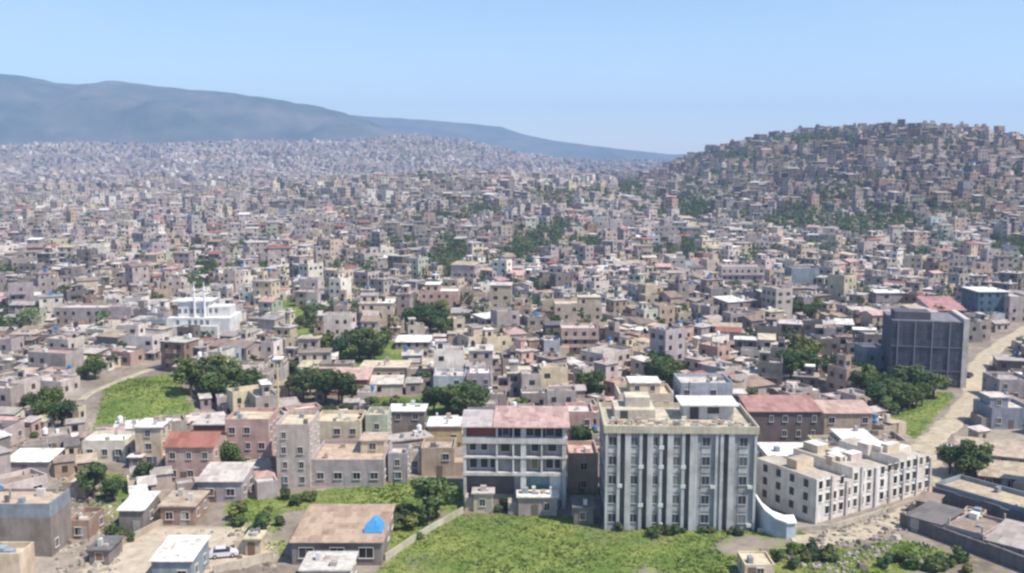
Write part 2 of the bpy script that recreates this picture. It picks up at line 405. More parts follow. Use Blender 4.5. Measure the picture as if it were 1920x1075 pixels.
def apartment_block():
    z0 = 0.0; A = at(1133, 988, z0); B = at(1414, 991, z0); D = 15.0; w, a = footprint(A, B, D)
    z1 = z_for(A[0], A[1], 808)-z0; fh = z1/5
    r = empty('apartment_block', (*A, z0), a)
    tag(r, 'grey five-storey apartment block with vertical fins, standing behind the green field', 'apartment block')
    W = MB(); g = (.35, .37, .395); lt = (.55, .565, .58)
    darks = [.115, .262, .395, .543, .797]; dw = .8
    xs = [0.0]; segs = []
    for d in darks: segs.append((xs[-1], d*w-dw/2, 0)); segs.append((d*w-dw/2, d*w+dw/2, 1)); xs.append(d*w+dw/2)
    segs.append((xs[-1], w, 0))
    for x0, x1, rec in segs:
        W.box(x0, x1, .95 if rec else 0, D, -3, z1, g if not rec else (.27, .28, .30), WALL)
    W.build('wall', r)
    Fm = MB()
    for d in darks:
        for sx, ww_ in ((-1, .5), (1, .95)):
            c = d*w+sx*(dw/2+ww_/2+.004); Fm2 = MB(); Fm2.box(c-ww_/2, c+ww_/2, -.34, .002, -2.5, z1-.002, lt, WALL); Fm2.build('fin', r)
    for c in (.22, w-.22, .60*w, .735*w):
        f2 = MB(); f2.box(c-.2, c+.2, -.36, .002, -2.5, z1-.002, lt, WALL); f2.build('fin', r)
    P = MB(); pc = (.58, .54, .44)
    P.box(-.25, w+.25, -.5, -.2, z1-.25, z1+.95, pc, WALL, bot=True); P.box(-.25, w+.25, D, D+.25, z1-.25, z1+.95, pc, WALL, bot=True)
    P.box(-.25, 0, -.2, D, z1-.25, z1+.95, pc, WALL, bot=True); P.box(w, w+.25, -.2, D, z1-.25, z1+.95, pc, WALL, bot=True)
    P.build('parapet', r)
    RF = MB(); RF.box(0, w, -.2, D, z1+.004, z1+.12, (.56, .52, .41), ROOF); RF.build('roof', r)
    for fx in (.05, .19, .33, .47, .667, .913):
        x = fx*w
        for k in range(5):
            z = k*fh+.9
            f = MB(); q = MB(); hw = .62 if fx != .33 else .45
            fc = (.36, .37, .39)
            f.box(x-hw-.1, x-hw, -.1, 0, z-.05, z+1.45, fc, PAINT, bot=True); f.box(x+hw, x+hw+.1, -.1, 0, z-.05, z+1.45, fc, PAINT, bot=True)
            f.box(x-hw, x+hw, -.1, 0, z+1.35, z+1.45, fc, PAINT, bot=True); f.box(x-hw-.15, x+hw+.15, -.2, 0, z-.15, z-.05, fc, PAINT, bot=True)
            f.box(x-.03, x+.03, -.06, 0, z-.05, z+1.35, fc, PAINT)
            o = f.build('window', r)
            q.poly([(x-hw, -.03, z-.05), (x+hw, -.03, z-.05), (x+hw, -.03, z+1.35), (x-hw, -.03, z+1.35)], rnd.choice([(.045, .05, .06)]*4+[(.13, .12, .11), (.20, .20, .19), (.09, .11, .13)]), GLASS); q.build('pane', o)
            if rnd.random() < .3:
                ac = MB(); ac.box(x+hw+.15, x+hw+.95, -.42, -.005, z-.6, z-.05, (.62, .62, .6), PAINT, bot=True); ac.build('air_conditioner', r)
            if True:
                p = MB(); p.box(x-.75, x+.75, -.06, 0, z-1.35, z-.3, rnd.choice([(.5, .51, .52), (.42, .43, .45), (.46, .47, .50)]), WALL, bot=True); p.build('panel', r)
    for k in range(5):            # windows of the side walls
        for i in range(4):
            y = 2+i*3.6
            for sx, X in ((-1, -.004), (1, w+.004)):
                f = MB(); f.box(min(X, X+sx*.06), max(X, X+sx*.06), y-.6, y+.6, k*fh+1, k*fh+2.3, (.06, .065, .075), GLASS, bot=True); f.build('window', r)
        for i in range(8):
            f = MB(); f.box(1.6+i*w/8, 2.8+i*w/8, D+.004, D+.06, k*fh+1, k*fh+2.3, (.06, .065, .075), GLASS, bot=True); f.build('window', r)
    # roof structures: stair hut with white roof at the right, cream huts at the left
    z = z1+.12
    H1 = MB(); H1.box(w*.56, w*.90, 7.2, 12.5, z, z+2.5, (.60, .58, .58), WALL, top=False)
    H1.box(w*.60, w*.66, 7.1, 7.196, z, z+2.1, (.05, .05, .06), PAINT); H1.box(w*.72, w*.80, 7.14, 7.196, z+1, z+2.1, (.06, .06, .08), GLASS, bot=True); H1.build('roof_hut', r)
    q = MB(); q.box(w*.53, w*.93, 6.2, 13, z+2.5, z+2.72, (.86, .86, .85), ROOF, bot=True); q.build('hut_roof', r)
    H2 = MB(); H2.box(w*.08, w*.36, 6.5, 13.5, z, z+1.7, (.60, .54, .46), WALL, tcol=(.62, .58, .46)); H2.box(w*.16, w*.33, 8.5, 12.5, z+1.7, z+3.4, (.55, .50, .44), WALL, tcol=(.68, .64, .52))
    H2.box(w*.12, w*.17, 6.42, 6.496, z, z+1.6, (.07, .06, .06), PAINT); H2.build('roof_hut', r)
    H3 = MB()
    for i in range(80):
        x = rnd.uniform(.02, .93)*w; y = rnd.uniform(.3, 5.6); e = rnd.uniform(.3, 1.1); hh = rnd.uniform(.2, .9)
        H3.box(x, x+e, y, y+e*.8, z, z+hh, var(rnd.choice([(.6, .55, .42), (.5, .4, .33), (.72, .70, .66), (.35, .33, .3), (.5, .40, .36)])), WALL)
    tag(H3.build('roof_clutter', r), kind='stuff')
    for i in range(9):
        m = MB(); x = (.04+i*.113)*w; m.box(x, x+.3, -.05, .25, z1+.12, z1+1.4, (.62, .59, .5), WALL); m.build('column', r)
apartment_block()

def gallery_building():
    z0 = 0.0; A = at(869, 948, z0); B = at(1062, 950, z0); D = 10.5; w, a = footprint(A, B, D)
    z1 = z_for(A[0], A[1], 800)-z0
    Z = [z_for(A[0], A[1], q)-z0 for q in (948, 928, 889, 858, 826, 800)]
    r = empty('gallery_building', (*A, z0), a)
    tag(r, 'pale grey three-storey building with pink metal roof left of the grey apartment block', 'building')
    W = MB(); W.box(0, w, 1.4, D, -3, z1, (.42, .40, .42), WALL, top=False)
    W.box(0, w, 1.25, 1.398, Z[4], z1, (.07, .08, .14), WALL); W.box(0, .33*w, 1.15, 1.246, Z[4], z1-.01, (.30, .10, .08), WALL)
    W.build('wall', r)
    for k, (zz, t) in enumerate(((Z[2], .55), (Z[3], .3), (Z[4], 1.1))):
        s = MB(); s.box(-.15, w+.1, 0, 1.38, zz-t*.5, zz+t*.5, (.60, .58, .60), WALL, bot=True); s.build('floor_slab', r)
    for fx, t, c in ((0.0, .5, (.62, .6, .6)), (.315, .35, (.62, .62, .63)), (.475, .28, (.66, .66, .66)), (.555, .95, (.62, .64, .66)), (.75, .3, (.6, .6, .6)), (.955, .7, (.62, .6, .6))):
        s = MB(); x = fx*w+.02
        for lo, hi in ((-2, Z[2]-.28), (Z[2]+.28, Z[3]-.15), (Z[3]+.15, Z[4]-.55), (Z[4]+.55, z1-.05)):
            if fx not in (0.0, .955, .555) and lo < -1: continue
            s.box(x, x+t, .1, 1.2, lo, hi, c, WALL)
        s.build('column', r)
    for (x0, x1, za, zb, c) in ((.06, .13, Z[3]-2.2, Z[3]-.35, None), (.165, .235, Z[3]-2.2, Z[3]-.35, None), (.26, .305, Z[3]-2.2, Z[3]-.35, None), (.66, .72, Z[3]-2.3, Z[3]-.35, (.17, .19, .07)), (.80, .87, Z[3]-2.2, Z[3]-.35, None), (.885, .94, Z[3]-2.2, Z[3]-.35, None),
                             (.06, .12, Z[4]-2.1, Z[4]-.7, None), (.17, .23, Z[4]-2.1, Z[4]-.7, None), (.36, .45, Z[4]-2.3, Z[4]-.6, None), (.66, .73, Z[4]-2.2, Z[4]-.6, None), (.82, .9, Z[4]-2.2, Z[4]-.6, None),
                             (.38, .44, Z[4]+.7, z1-.4, None), (.6, .68, Z[4]+.7, z1-.4, None), (.8, .88, Z[4]+.7, z1-.4, None)):
        f = MB(); q = MB(); x0 *= w; x1 *= w; yy = 1.15 if za > Z[4] else 1.4
        f.box(x0-.1, x1+.1, yy-.12, yy-.004, za-.1, za, (.62, .6, .6), PAINT, bot=True); f.box(x0-.1, x0, yy-.1, yy-.004, za, zb, (.62, .6, .6), PAINT); f.box(x1, x1+.1, yy-.1, yy-.004, za, zb, (.62, .6, .6), PAINT); f.box(x0-.1, x1+.1, yy-.12, yy-.004, zb, zb+.1, (.62, .6, .6), PAINT, bot=True)
        o = f.build('window', r); q.poly([(x0, yy-.03, za), (x1, yy-.03, za), (x1, yy-.03, zb), (x0, yy-.03, zb)], c or (.04, .04, .055), GLASS); q.build('pane', o)
    g = MB(); g.box(.02*w, .49*w, 1.3, 1.396, Z[1]-.2, Z[2]-.4, (.10, .09, .10), GLASS); g.build('shopfront', r)
    g = MB(); g.box(.64*w, .82*w, 1.2, 1.396, Z[1]-1.5, Z[2]-.5, (.14, .27, .29), GLASS); tag(g.build('shopfront', r), 'teal glazed shopfront')
    g = MB(); g.box(.84*w, .95*w, 1.22, 1.396, Z[1]-1.2, Z[2]-.6, (.72, .73, .71), PAINT); tag(g.build('door', r), 'wide white door')
    RF = MB()
    RF.slab([(-.5, -.5, z1+.1), (.28*w, -.5, z1+.1), (.28*w, D*.8, z1+.9), (-.5, D*.8, z1+.9)], .15, (.52, .47, .47), METAL)
    RF.slab([(.285*w, -.6, z1+.12), (w+.5, -.6, z1+.12), (w+.5, D+.4, z1+1.0), (.285*w, D+.4, z1+1.0)], .15, (.58, .40, .37), METAL)
    RF.build('roof', r)
    K = MB(); K.box(0, w, D, D+.01, z1, z1+.8, (.42, .40, .42), WALL); K.build('gable_wall', r)
gallery_building()

def glass_block():
    z0 = h(*at(1735, 722)); A = at(1667, 722, z0); B = at(1800, 728, z0); D = 16; w, a = footprint(A, B, D)
    z1 = z_for(A[0], A[1], 602)-z0
    r = empty('office_building', (*A, z0), a); tag(r, 'dark blue glass-fronted office building with pale right edge beside the dirt road', 'office building')
    W = MB(); W.box(0, w, 0, D, -3, z1, (.11, .11, .135), WALL, top=False)
    W.box(.8, w*.55, 1, 8, z1+.1, z1+2.4, (.12, .12, .15), WALL); W.build('wall', r)
    RF = MB(); RF.box(-.05, w+.05, -.05, D+.05, z1, z1+.35, (.24, .24, .27), ROOF); RF.build('roof', r)
    E = MB(); E.box(w+.004, w+1.4, -.3, D, -3, z1+1.2, (.64, .60, .57), WALL); E.build('end_wall', r)
    nf = 8; nc = 12
    for k in range(nf):
        for i in range(nc):
            x0 = .3+i*(w-.6)/nc; x1 = x0+(w-.6)/nc-.32; za = .5+k*(z1-.6)/nf; zb = za+(z1-.6)/nf-.5
            g = MB(); g.box(x0, x1, -.05, -.004, za, zb, var((.07, .075, .10), .35), GLASS, bot=True); g.build('window', r)
    for i in range(1, nc, 3):
        g = MB(); x = .3+i*(w-.6)/nc-.16; g.box(x-.13, x+.13, -.3, -.004, 0, z1-.01, (.22, .23, .27), PAINT); g.build('mullion', r)
    for k in range(2, nf, 3):
        g = MB(); zz = .5+k*(z1-.6)/nf-.25; g.box(0, w, -.22, -.06, zz-.1, zz+.1, (.17, .18, .22), PAINT, bot=True); g.build('floor_band', r)
glass_block()

def twin_spires():
    z0 = h(*at(370, 636)); A = at(312, 640, z0); B = at(430, 640, z0); D = 16; w, a = footprint(A, B, D)
    zz = lambda q: z_for(A[0], A[1], q)-z0
    r = empty('twin_spired_building', (*A, z0), a); tag(r, 'bright white stepped building with two thin white spires, left half of town', 'building')
    wh = (.76, .76, .77); W = MB()
    W.box(0, w, 1.5, D, -2, zz(598), wh, WALL, tcol=(.8, .8, .79)); W.box(w*.1, w*.82, 0, 1.496, -2, zz(612), (.74, .75, .72), WALL)
    W.box(w*.14, w*.62, 4, 13, zz(598)+.004, zz(570), wh, WALL, tcol=(.82, .80, .8)); W.box(w*.62+.01, w*.95, 5, 13, zz(598)+.004, zz(580), (.7, .7, .7), WALL)
    W.build('wall', r)
    RF = MB(); RF.box(w*.12, w*.66, 3.5, 13.4, zz(570), zz(570)+.35, (.84, .82, .83), ROOF, bot=True); RF.build('roof', r)
    for fx in (.42, .58):
        s = MB(); x = fx*w; y = 3.2; b = zz(598)
        s.tube((x, y, b), (x, y, zz(548)), .42, .38, wh, PAINT); s.tube((x, y, zz(548)), (x, y, zz(548)+.4), .62, .62, wh, PAINT); s.tube((x, y, zz(548)+.4), (x, y, zz(530)), .32, .04, wh, PAINT)
        s.build('spire', r)
    for k, q in ((0, 586), (1, 605), (2, 624)):
        for i in range(7):
            x = w*(.17+i*.095); y = {0: 4, 1: 1.5, 2: 0}[k]
            if k == 0 and i > 4: y = 5
            if rnd.random() < .2: continue
            g = MB(); g.box(x-.5, x+.5, y-.06, y-.005, zz(q)-.9, zz(q)+.6, (.16, .17, .2), GLASS, bot=True); g.build('window', r)
twin_spires()

# ------------------------------------------------------------------ hand-placed buildings, by the pixel of their foot
HP = [
 # left foreground
 ('flat_roofed_building', 'large flat-roofed building with a blue-grey parapet band at the bottom left edge', 'building', -60, 98, 1042, 945, 7, 'brick brown', 'tan', 'flat', {'pc': WC['blue grey'], 'ph': .45, 'band': 1, 'skip': .85, 'wc': (.28, .245, .22), 'posts': [(.2, .1), (.9, .9), (.4, .5)]}),
 ('small_house', 'small grey house with a bright white sloping roof and one dark window', 'house', 225, 270, 1000, 957, 7, 'dark grey', 'white', 'shed', {'rise': .08, 'wsp': 4}),
 ('small_house', 'low brick house with tan roof right of the bright white sloping roof', 'house', 302, 366, 985, 950, 7, 'brick brown', 'tan', 'slab', {}),
 ('cottage', 'cottage with pale pinkish pitched roof and two dark windows below the red-roofed house', 'house', 372, 454, 942, 903, 8, 'lilac grey', 'pale', 'shed', {'rise': .1, 'ww': 1.6, 'wsp': 3.5, 'skip': 0}),
 ('red_roofed_house', 'two-storey pinkish house with a dark red gabled roof', 'house', 312, 402, 905, 838, 9, 'pink', 'red', 'gable', {'rise': .35, 'wsp': 2.4}),
 ('small_house', 'narrow house with pale pink roof and dark maroon eaves behind the red-roofed house', 'house', 364, 424, 835, 797, 7, 'maroon', 'pale', 'slab', {}),
 ('town_house', 'pale yellow three-storey house with thin white roof left of the red-roofed house', 'house', 256, 304, 876, 802, 6, 'cream', 'white', 'slab', {'skip': 0}),
 ('shed', 'tiny white-roofed hut in front of the pale yellow three-storey house', 'hut', 243, 266, 880, 858, 3, 'grey', 'white', 'slab', {'wsp': 2}),
 ('white_house', 'white low house with uneven roof at the foot of the green knoll', 'house', 156, 236, 864, 826, 7, 'white', 'white', 'flat', {'posts': [(0, 0), (1, 0), (.5, 1)]}),
 ('small_house', 'low lilac grey house with white slanted roof above the large flat roof', 'house', 12, 92, 893, 866, 6, 'lilac grey', 'white', 'shed', {}),
 ('town_house', 'pinkish two-storey house with cream flat roof right of the red-roofed house', 'house', 425, 506, 880, 786, 9, 'pink', 'cream', 'flat', {'skip': .1}),
 ('town_house', 'tall narrow pale four-storey house with small dark windows', 'house', 520, 582, 915, 796, 10, 'pale grey', 'cream', 'flat', {'skip': .15, 'ww': .8}),
 ('courtyard_house', 'wide lilac-pink two-storey house with a broad tan roof, in front of the cypress', 'house', 584, 720, 912, 862, 13, 'lilac grey', 'tan', 'flat', {'skip': .1, 'ww': 1.3, 'upper': (.62, .98, .5, .95, 2.4), 'uwc': WC['cream']}),
 ('town_house', 'cream house with flat roof directly behind the wide lilac-pink house', 'house', 590, 676, 850, 790, 9, 'cream', 'cream', 'flat', {'back': 1}),
 ('town_house', 'pale greenish-white cube-shaped house just right of the cypress', 'house', 686, 727, 845, 778, 7, 'pale green', 'cream', 'flat', {'skip': .1}),
 ('small_house', 'grey house under a bright white flat slab roof behind the greenish-white cube', 'house', 731, 796, 815, 772, 6, 'dark grey', 'white', 'slab', {}),
 ('small_house', 'orange-tan house with plain walls left of the pink-roofed gallery building', 'house', 790, 852, 893, 840, 7, 'tan', 'tan', 'flat', {'skip': .6}),
 ('shed', 'little white hut touching the orange-tan house', 'hut', 766, 788, 888, 846, 4, 'white', 'white', 'flat', {'wsp': 3}),
 ('small_house', 'lilac and white low house right of the wide lilac-pink house', 'house', 728, 764, 905, 850, 6, 'lilac grey', 'pale', 'flat', {}),
 ('small_house', 'low house with a long bright cream roof left of the pink metal roof', 'house', 803, 866, 838, 800, 7, 'ochre', 'white', 'slab', {}),
 ('workshop', 'low workshop with a wide brown-tan sloping roof carrying a blue tarpaulin', 'workshop', 548, 716, 1060, 1017, 15, 'dark grey', 'tan', 'shed', {'rise': .02, 'rc': (.50, .375, .28), 'ww': 2.0, 'wh': 1.6, 'wsp': 4.2, 'skip': .1}),
 ('hut', 'purple-grey hut with a white tilted roof in the beige yard', 'hut', 286, 360, 1102, 1052, 8, 'blue grey', 'white', 'shed', {'rise': .05}),
 ('hut', 'small cream hut at the right corner of the beige yard', 'hut', 461, 488, 1042, 1012, 3, 'cream', 'cream', 'slab', {'wsp': 2.5}),
 ('shed', 'low shed with pale roof at the bottom edge below the brown-tan roof', 'hut', 566, 656, 1112, 1070, 6, 'grey', 'pale', 'slab', {}),
 # centre
 ('small_house', 'orange-tan house between the gallery building and the grey apartment block', 'house', 1066, 1121, 925, 850, 8, 'tan', 'pink', 'flat', {'skip': .3}),
 ('small_house', 'pinkish house behind the gap between the gallery building and apartment block', 'house', 1064, 1112, 835, 772, 8, 'pink', 'pale', 'flat', {}),
 ('garden_shed', 'low white shed in front of the gallery building at its right', 'hut', 972, 1044, 968, 933, 3, 'grey', 'white', 'slab', {'wsp': 3}),
 ('garden_shed', 'low pale shed in front of the gallery building at its left', 'hut', 888, 924, 960, 926, 3, 'beige', 'pale', 'slab', {'wsp': 3}),
 ('garden_shed', 'dark shed at the left foot of the grey apartment block', 'hut', 1076, 1112, 985, 952, 5, 'dark grey', 'dark', 'slab', {'wsp': 3}),
 ('town_house', 'cream stepped house peeping over the left of the grey apartment block roof', 'house', 1160, 1262, 800, 738, 10, 'cream', 'cream', 'flat', {'upper': (.2, .8, .2, .9, 2.6), 'urc': RC['white']}),
 ('town_house', 'grey-blue house just behind the white-roofed hut on the apartment block', 'house', 1275, 1372, 800, 718, 10, 'pale blue', 'pale', 'flat', {}),
 # right foreground
 ('barracks', 'long dark maroon-grey building with a reddish brown roof behind the apartment block', 'building', 1403, 1536, 855, 772, 9, 'maroon', 'pink', 'shed', {'rise': .12, 'rc': (.44, .25, .22), 'wc': (.17, .135, .135), 'ww': .8, 'skip': .35}),
 ('town_house', 'salmon-roofed house right of the dark maroon-grey building', 'house', 1544, 1634, 830, 775, 7, 'tan', 'pink', 'shed', {'rise': .14, 'rc': (.56, .40, .34)}),
 ('town_house', 'white-roofed upper house behind the long white compound building, left part', 'house', 1440, 1532, 920, 856, 8, 'white', 'white', 'slab', {'back': 1}),
 ('town_house', 'cream house with a bright white slab roof behind the long white compound building', 'house', 1582, 1642, 890, 828, 8, 'white', 'white', 'slab', {'skip': 0}),
 ('town_house', 'cream three-storey house behind the compound, left of the bright slab roof', 'house', 1535, 1580, 895, 838, 8, 'cream', 'pale', 'flat', {'skip': 0}),
 ('town_house', 'beige house with brown roof behind the compound, right of the bright slab roof', 'house', 1646, 1700, 885, 828, 8, 'beige', 'brown', 'flat', {}),
 ('hillside_shed', 'long low shed with pale tan roof below the right end of the dirt road', 'shed', 1792, 1935, 868, 848, 12, 'beige', 'tan', 'shed', {'yb2': 884, 'rise': .0}),
 ('hillside_shed', 'low building with pinkish tan roof at the right edge under the long pale shed', 'shed', 1836, 1940, 915, 893, 11, 'maroon', 'tan', 'shed', {'yb2': 926, 'rise': .0}),
 ('town_house', 'purplish grey house at the right edge just below the dirt road bend', 'house', 1872, 1935, 752, 712, 9, 'lilac grey', 'grey', 'flat', {}),
 ('town_house', 'blue-grey house with white roof panels at the right edge', 'house', 1858, 1935, 805, 765, 9, 'blue grey', 'pale', 'flat', {'upper': (0, .5, .2, .8, 2.6)}),
 ('retaining_building', 'long dark building with tan roof and sunlit coping at the right edge', 'building', 1752, 1940, 938, 905, 8, 'blue grey', 'tan', 'flat', {'yb2': 995, 'skip': .6}),
 ('storage_shed', 'grey storage shed with patched dark roof near the street in the bottom right', 'shed', 1700, 1762, 992, 972, 8, 'dark grey', 'dark', 'shed', {'yb2': 1010, 'rise': .05}),
 ('storage_shed', 'brown-roofed storage shed second from the street in the bottom right', 'shed', 1772, 1842, 1014, 992, 9, 'grey', 'brown', 'flat', {'yb2': 1034, 'ph': .5, 'posts': [(0, 0), (1, 1), (1, 0)]}),
 ('storage_shed', 'long grey shed with pale rusted roof at the bottom right corner', 'shed', 1850, 1950, 1040, 1014, 9, 'blue grey', 'grey', 'shed', {'yb2': 1066, 'rise': .08}),
 ('shed', 'tiny dark lean-to behind the patched dark roof in the bottom right', 'hut', 1716, 1750, 962, 946, 4, 'brick brown', 'brown', 'shed', {'yb2': 970}),
 ('shed', 'small tan hut behind the brown-roofed storage shed in the bottom right', 'hut', 1800, 1838, 990, 968, 4, 'tan', 'tan', 'flat', {'yb2': 998, 'ph': .4}),
 ('town_house', 'cream lower building cut by the bottom left corner', 'house', -90, 44, 1160, 1038, 4, 'cream', 'cream', 'flat', {'skip': .8}),
 ('small_house', 'small worn brown house on the dark slope right of the blue-grey parapet band', 'house', 130, 168, 1012, 976, 6, 'brick brown', 'brown', 'flat', {}),
 ('small_house', 'low grey shack with dark roof on the slope left of the beige yard', 'house', 168, 205, 1060, 1034, 5, 'dark grey', 'dark', 'slab', {}),
 ('small_house', 'small tan house with pale roof uphill of the worn brown house', 'house', 118, 160, 935, 905, 6, 'tan', 'pale', 'flat', {}),
 ('hut', 'small cream-roofed hut at the bottom edge on the green field', 'hut', 1396, 1452, 1090, 1062, 5, 'cream', 'cream', 'flat', {'wsp': 4, 'ph': .3}),
 # middle distance landmarks
 ('office_annex', 'dark blue lower block touching the left of the dark glass office building', 'building', 1623, 1665, 706, 655, 10, 'blue grey', 'dark', 'flat', {}),
 ('town_house', 'house with bright pink-red roof behind the dark glass office building', 'house', 1747, 1810, 606, 582, 14, 'pink', 'pink', 'shed', {'rise': .22, 'rc': (.46, .25, .25)}),
 ('office_building', 'teal blue glass-fronted office building with white roof near the right edge', 'office building', 1832, 1888, 602, 548, 14, 'blue grey', 'white', 'slab', {'wc': (.10, .17, .24), 'skip': .1}),
 ('apartment_building', 'pale grey apartment building beside the teal blue office building', 'building', 1891, 1930, 606, 556, 12, 'pale grey', 'pale', 'flat', {}),
 ('long_white_hall', 'white-roofed hall with a dark window band left of the pink-red roof', 'hall', 1642, 1696, 578, 550, 10, 'lilac grey', 'white', 'slab', {'ww': 2}),
 ('town_house', 'dark blue three-storey block in the middle of the lower hillside', 'house', 1483, 1534, 545, 503, 12, 'blue grey', 'brown', 'flat', {'skip': .5}),
 ('terraced_block', 'long block with pale horizontal bands left of the dark blue block', 'building', 1352, 1432, 540, 512, 10, 'pale grey', 'pale', 'flat', {'balc': (0, 1), 'n': 3}),
 ('long_white_hall', 'low hall with a brilliant white metal roof beside the largest dark trees', 'hall', 742, 806, 655, 643, 10, 'grey', 'white', 'shed', {'rise': .04}),
 ('town_house', 'large pinkish white house with broken roofline above the upper trees', 'house', 788, 860, 590, 546, 13, 'pink', 'white', 'flat', {'upper': (.1, .5, .1, .8, 3)}),
 ('long_block', 'long grey block with pale roof edge in the left part of town', 'building', 102, 204, 610, 577, 11, 'grey', 'pale', 'flat', {}),
 ('town_house', 'banded pink and white three-storey house in the centre', 'house', 1052, 1122, 664, 630, 10, 'pink', 'pale', 'flat', {'balc': (0, 1), 'n': 3}),
 ('town_house', 'pale blue-white house left of the banded pink and white house', 'house', 1020, 1050, 668, 638, 8, 'pale blue', 'white', 'flat', {}),
 ('town_house', 'broad beige house above the banded pink and white house', 'house', 1040, 1128, 616, 570, 12, 'beige', 'cream', 'flat', {'upper': (.5, 1, 0, .5, 3)}),
 ('town_house', 'pale blue house above the central dark tree row', 'house', 813, 872, 745, 705, 9, 'pale blue', 'pale', 'flat', {}),
 ('town_house', 'tall lilac house beside the pale blue house above the tree row', 'house', 879, 921, 750, 700, 9, 'lilac grey', 'white', 'flat', {}),
 ('small_house', 'house with long cream roof below the largest dark trees', 'house', 676, 764, 716, 690, 9, 'beige', 'cream', 'slab', {}),
 ('small_house', 'low house with faded red roof below the long cream roof', 'house', 615, 690, 742, 712, 9, 'red brown', 'pink', 'shed', {'rise': .12}),
]
for (nmn, lab, cat, xl, xr, yb, yt, dep, wn, rn, kind, kw) in HP:
    hand(nmn, lab, cat, xl, xr, yb, yt, dep, wn, rn, kind, **kw)

def compound():
    z0 = 0.0; A = at(1526, 980, z0); B = at(1744, 922, z0); D = 13.5; w, a = footprint(A, B, D)
    r = empty('compound_building', (*A, z0), a); tag(r, 'long white three-storey compound building with a stepped top, right of the apartment block', 'building')
    T = z_for(A[0], A[1], 905)-z0; fh = T/3
    W = MB(); wh = (.80, .77, .74); xs = [0, .14, .3, .42, .56, .7, .84, 1]
    tops = [T+.6, T-.9, T+1.0, T+.2, T-1.0, T+.7, T-.3]
    for i in range(7):
        W.box(xs[i]*w, xs[i+1]*w, .05*(i % 2), D, -3, tops[i], var((.77, .73, .69) if i % 3 else wh, .05), WALL, tcol=(.52, .47, .40))
    W.build('wall', r)
    for i in range(9):
        m = MB(); x = (.0+i*.122)*w; m.box(x, x+.5, -.3, -.002, -2, tops[min(6, int(i*.8))]-.05, (.72, .71, .72) if i in (0, 4, 7) else (.62, .59, .57), WALL); m.build('pilaster', r)
    for k in range(3):
        for i in range(17):
            if rnd.random() < .14: continue
            x = (i+.75)*w/17.5; z = k*fh+1.0
            f = MB(); q = MB(); f.box(x-.5, x+.5, -.16, -.002, z-.12, z, (.7, .68, .65), PAINT, bot=True); f.box(x-.5, x+.5, -.12, -.002, z+1.35, z+1.45, (.7, .68, .65), PAINT, bot=True)
            o = f.build('window', r); q.box(x-.42, x+.42, -.03, -.001, z, z+1.35, rnd.choice(DARK+[(.12, .1, .09)]), GLASS, bot=True); q.build('pane', o)
        for i in range(4):
            y = 2+i*3.1; f = MB(); f.box(-.05, -.004, y-.5, y+.5, k*fh+1, k*fh+2.3, (.05, .05, .06), GLASS, bot=True); f.build('window', r)
    for i in range(11):          # roof huts and half-built upper walls
        m = MB(); x = rnd.uniform(.02, .9)*w; y = rnd.uniform(.8, D-4.5); e = rnd.uniform(1.2, 4.5); g = rnd.uniform(1.2, 3.4); hh = rnd.uniform(.5, 1.7)
        seg = max(j for j in range(7) if xs[j]*w <= x); b = max(tops[seg], tops[min(6, seg+1)])-.02
        m.box(x, min(x+e, w-.2), y, y+g, b-.9, b+hh, var(rnd.choice([WC['white'], WC['white'], WC['pale grey'], WC['cream']])), WALL, tcol=var(rnd.choice([RC['white'], RC['pale'], RC['tan']]))); m.build('roof_hut', r)
compound()

def canopy():
    P = [at(px, py, 0) for px, py in ((1418, 985), (1432, 996), (1452, 1004), (1474, 1008), (1492, 1006))]; Hs = [4.6, 3.7, 3.0, 2.6, 2.5]
    r = empty('curved_canopy', (0, 0, 0)); tag(r, 'white curved canopy over a pale blue wall at the right foot of the apartment block', 'canopy')
    T = MB(); W = MB()
    for i in range(4):
        (ax, ay), (bx, by) = P[i], P[i+1]; za, zb = Hs[i], Hs[i+1]
        T.poly([(ax, ay-.3, za), (bx, by-.3, zb), (bx, by+1.7, zb+.5), (ax, ay+1.7, za+.5)], (.8, .82, .83), PAINT)
        T.poly([(ax, ay-.3, za-.25), (bx, by-.3, zb-.25), (bx, by-.3, zb), (ax, ay-.3, za)], (.8, .82, .83), PAINT)
        T.poly([(ax, ay-.3, za-.25), (ax, ay+1.7, za+.25), (bx, by+1.7, zb+.25), (bx, by-.3, zb-.25)], (.6, .62, .63), PAINT)
        W.poly([(ax, ay, -1), (bx, by, -1), (bx, by, zb-.2), (ax, ay, za-.2)], (.46, .55, .63), WALL); W.poly([(ax, ay+1.4, -1), (ax, ay+1.4, za), (bx, by+1.4, zb), (bx, by+1.4, -1)], (.46, .55, .63), WALL)
    (bx, by) = P[-1]; W.poly([(bx, by, -1), (bx, by+1.4, -1), (bx, by+1.4, 2.5), (bx, by, 2.3)], (.46, .55, .63), WALL)
    T.build('roof', r); W.build('wall', r)
canopy()
def tarpaulin():
    x0, y0 = at(699, 1002, 3.6)
    m = MB(); n = 9; P = {}
    for i in range(n):
        for j in range(n):
            u = i/(n-1)*2-1; v = j/(n-1)*2-1; e = max(0, 1-max(abs(u)**2.2, abs(v)**2.2))
            P[i, j] = (x0+u*1.4+.2*math.sin(3*v), y0+1.6+v*1.5, 3.75+2.1*e*(1-.35*(u < 0)*abs(u))+.15*math.sin(5*u+3*v)*e)
    for i in range(n-1):
        for j in range(n-1): m.poly([P[i, j], P[i+1, j], P[i+1, j+1], P[i, j+1]], (.07, .28, .56), PAINT)
    m.poly([P[0, 0], P[0, n-1], P[n-1, n-1], P[n-1, 0]], (.07, .28, .56), PAINT)
    tag(m.build('tarpaulin'), 'bright blue tarpaulin heaped over goods on the brown-tan workshop roof', 'tarpaulin')
tarpaulin()

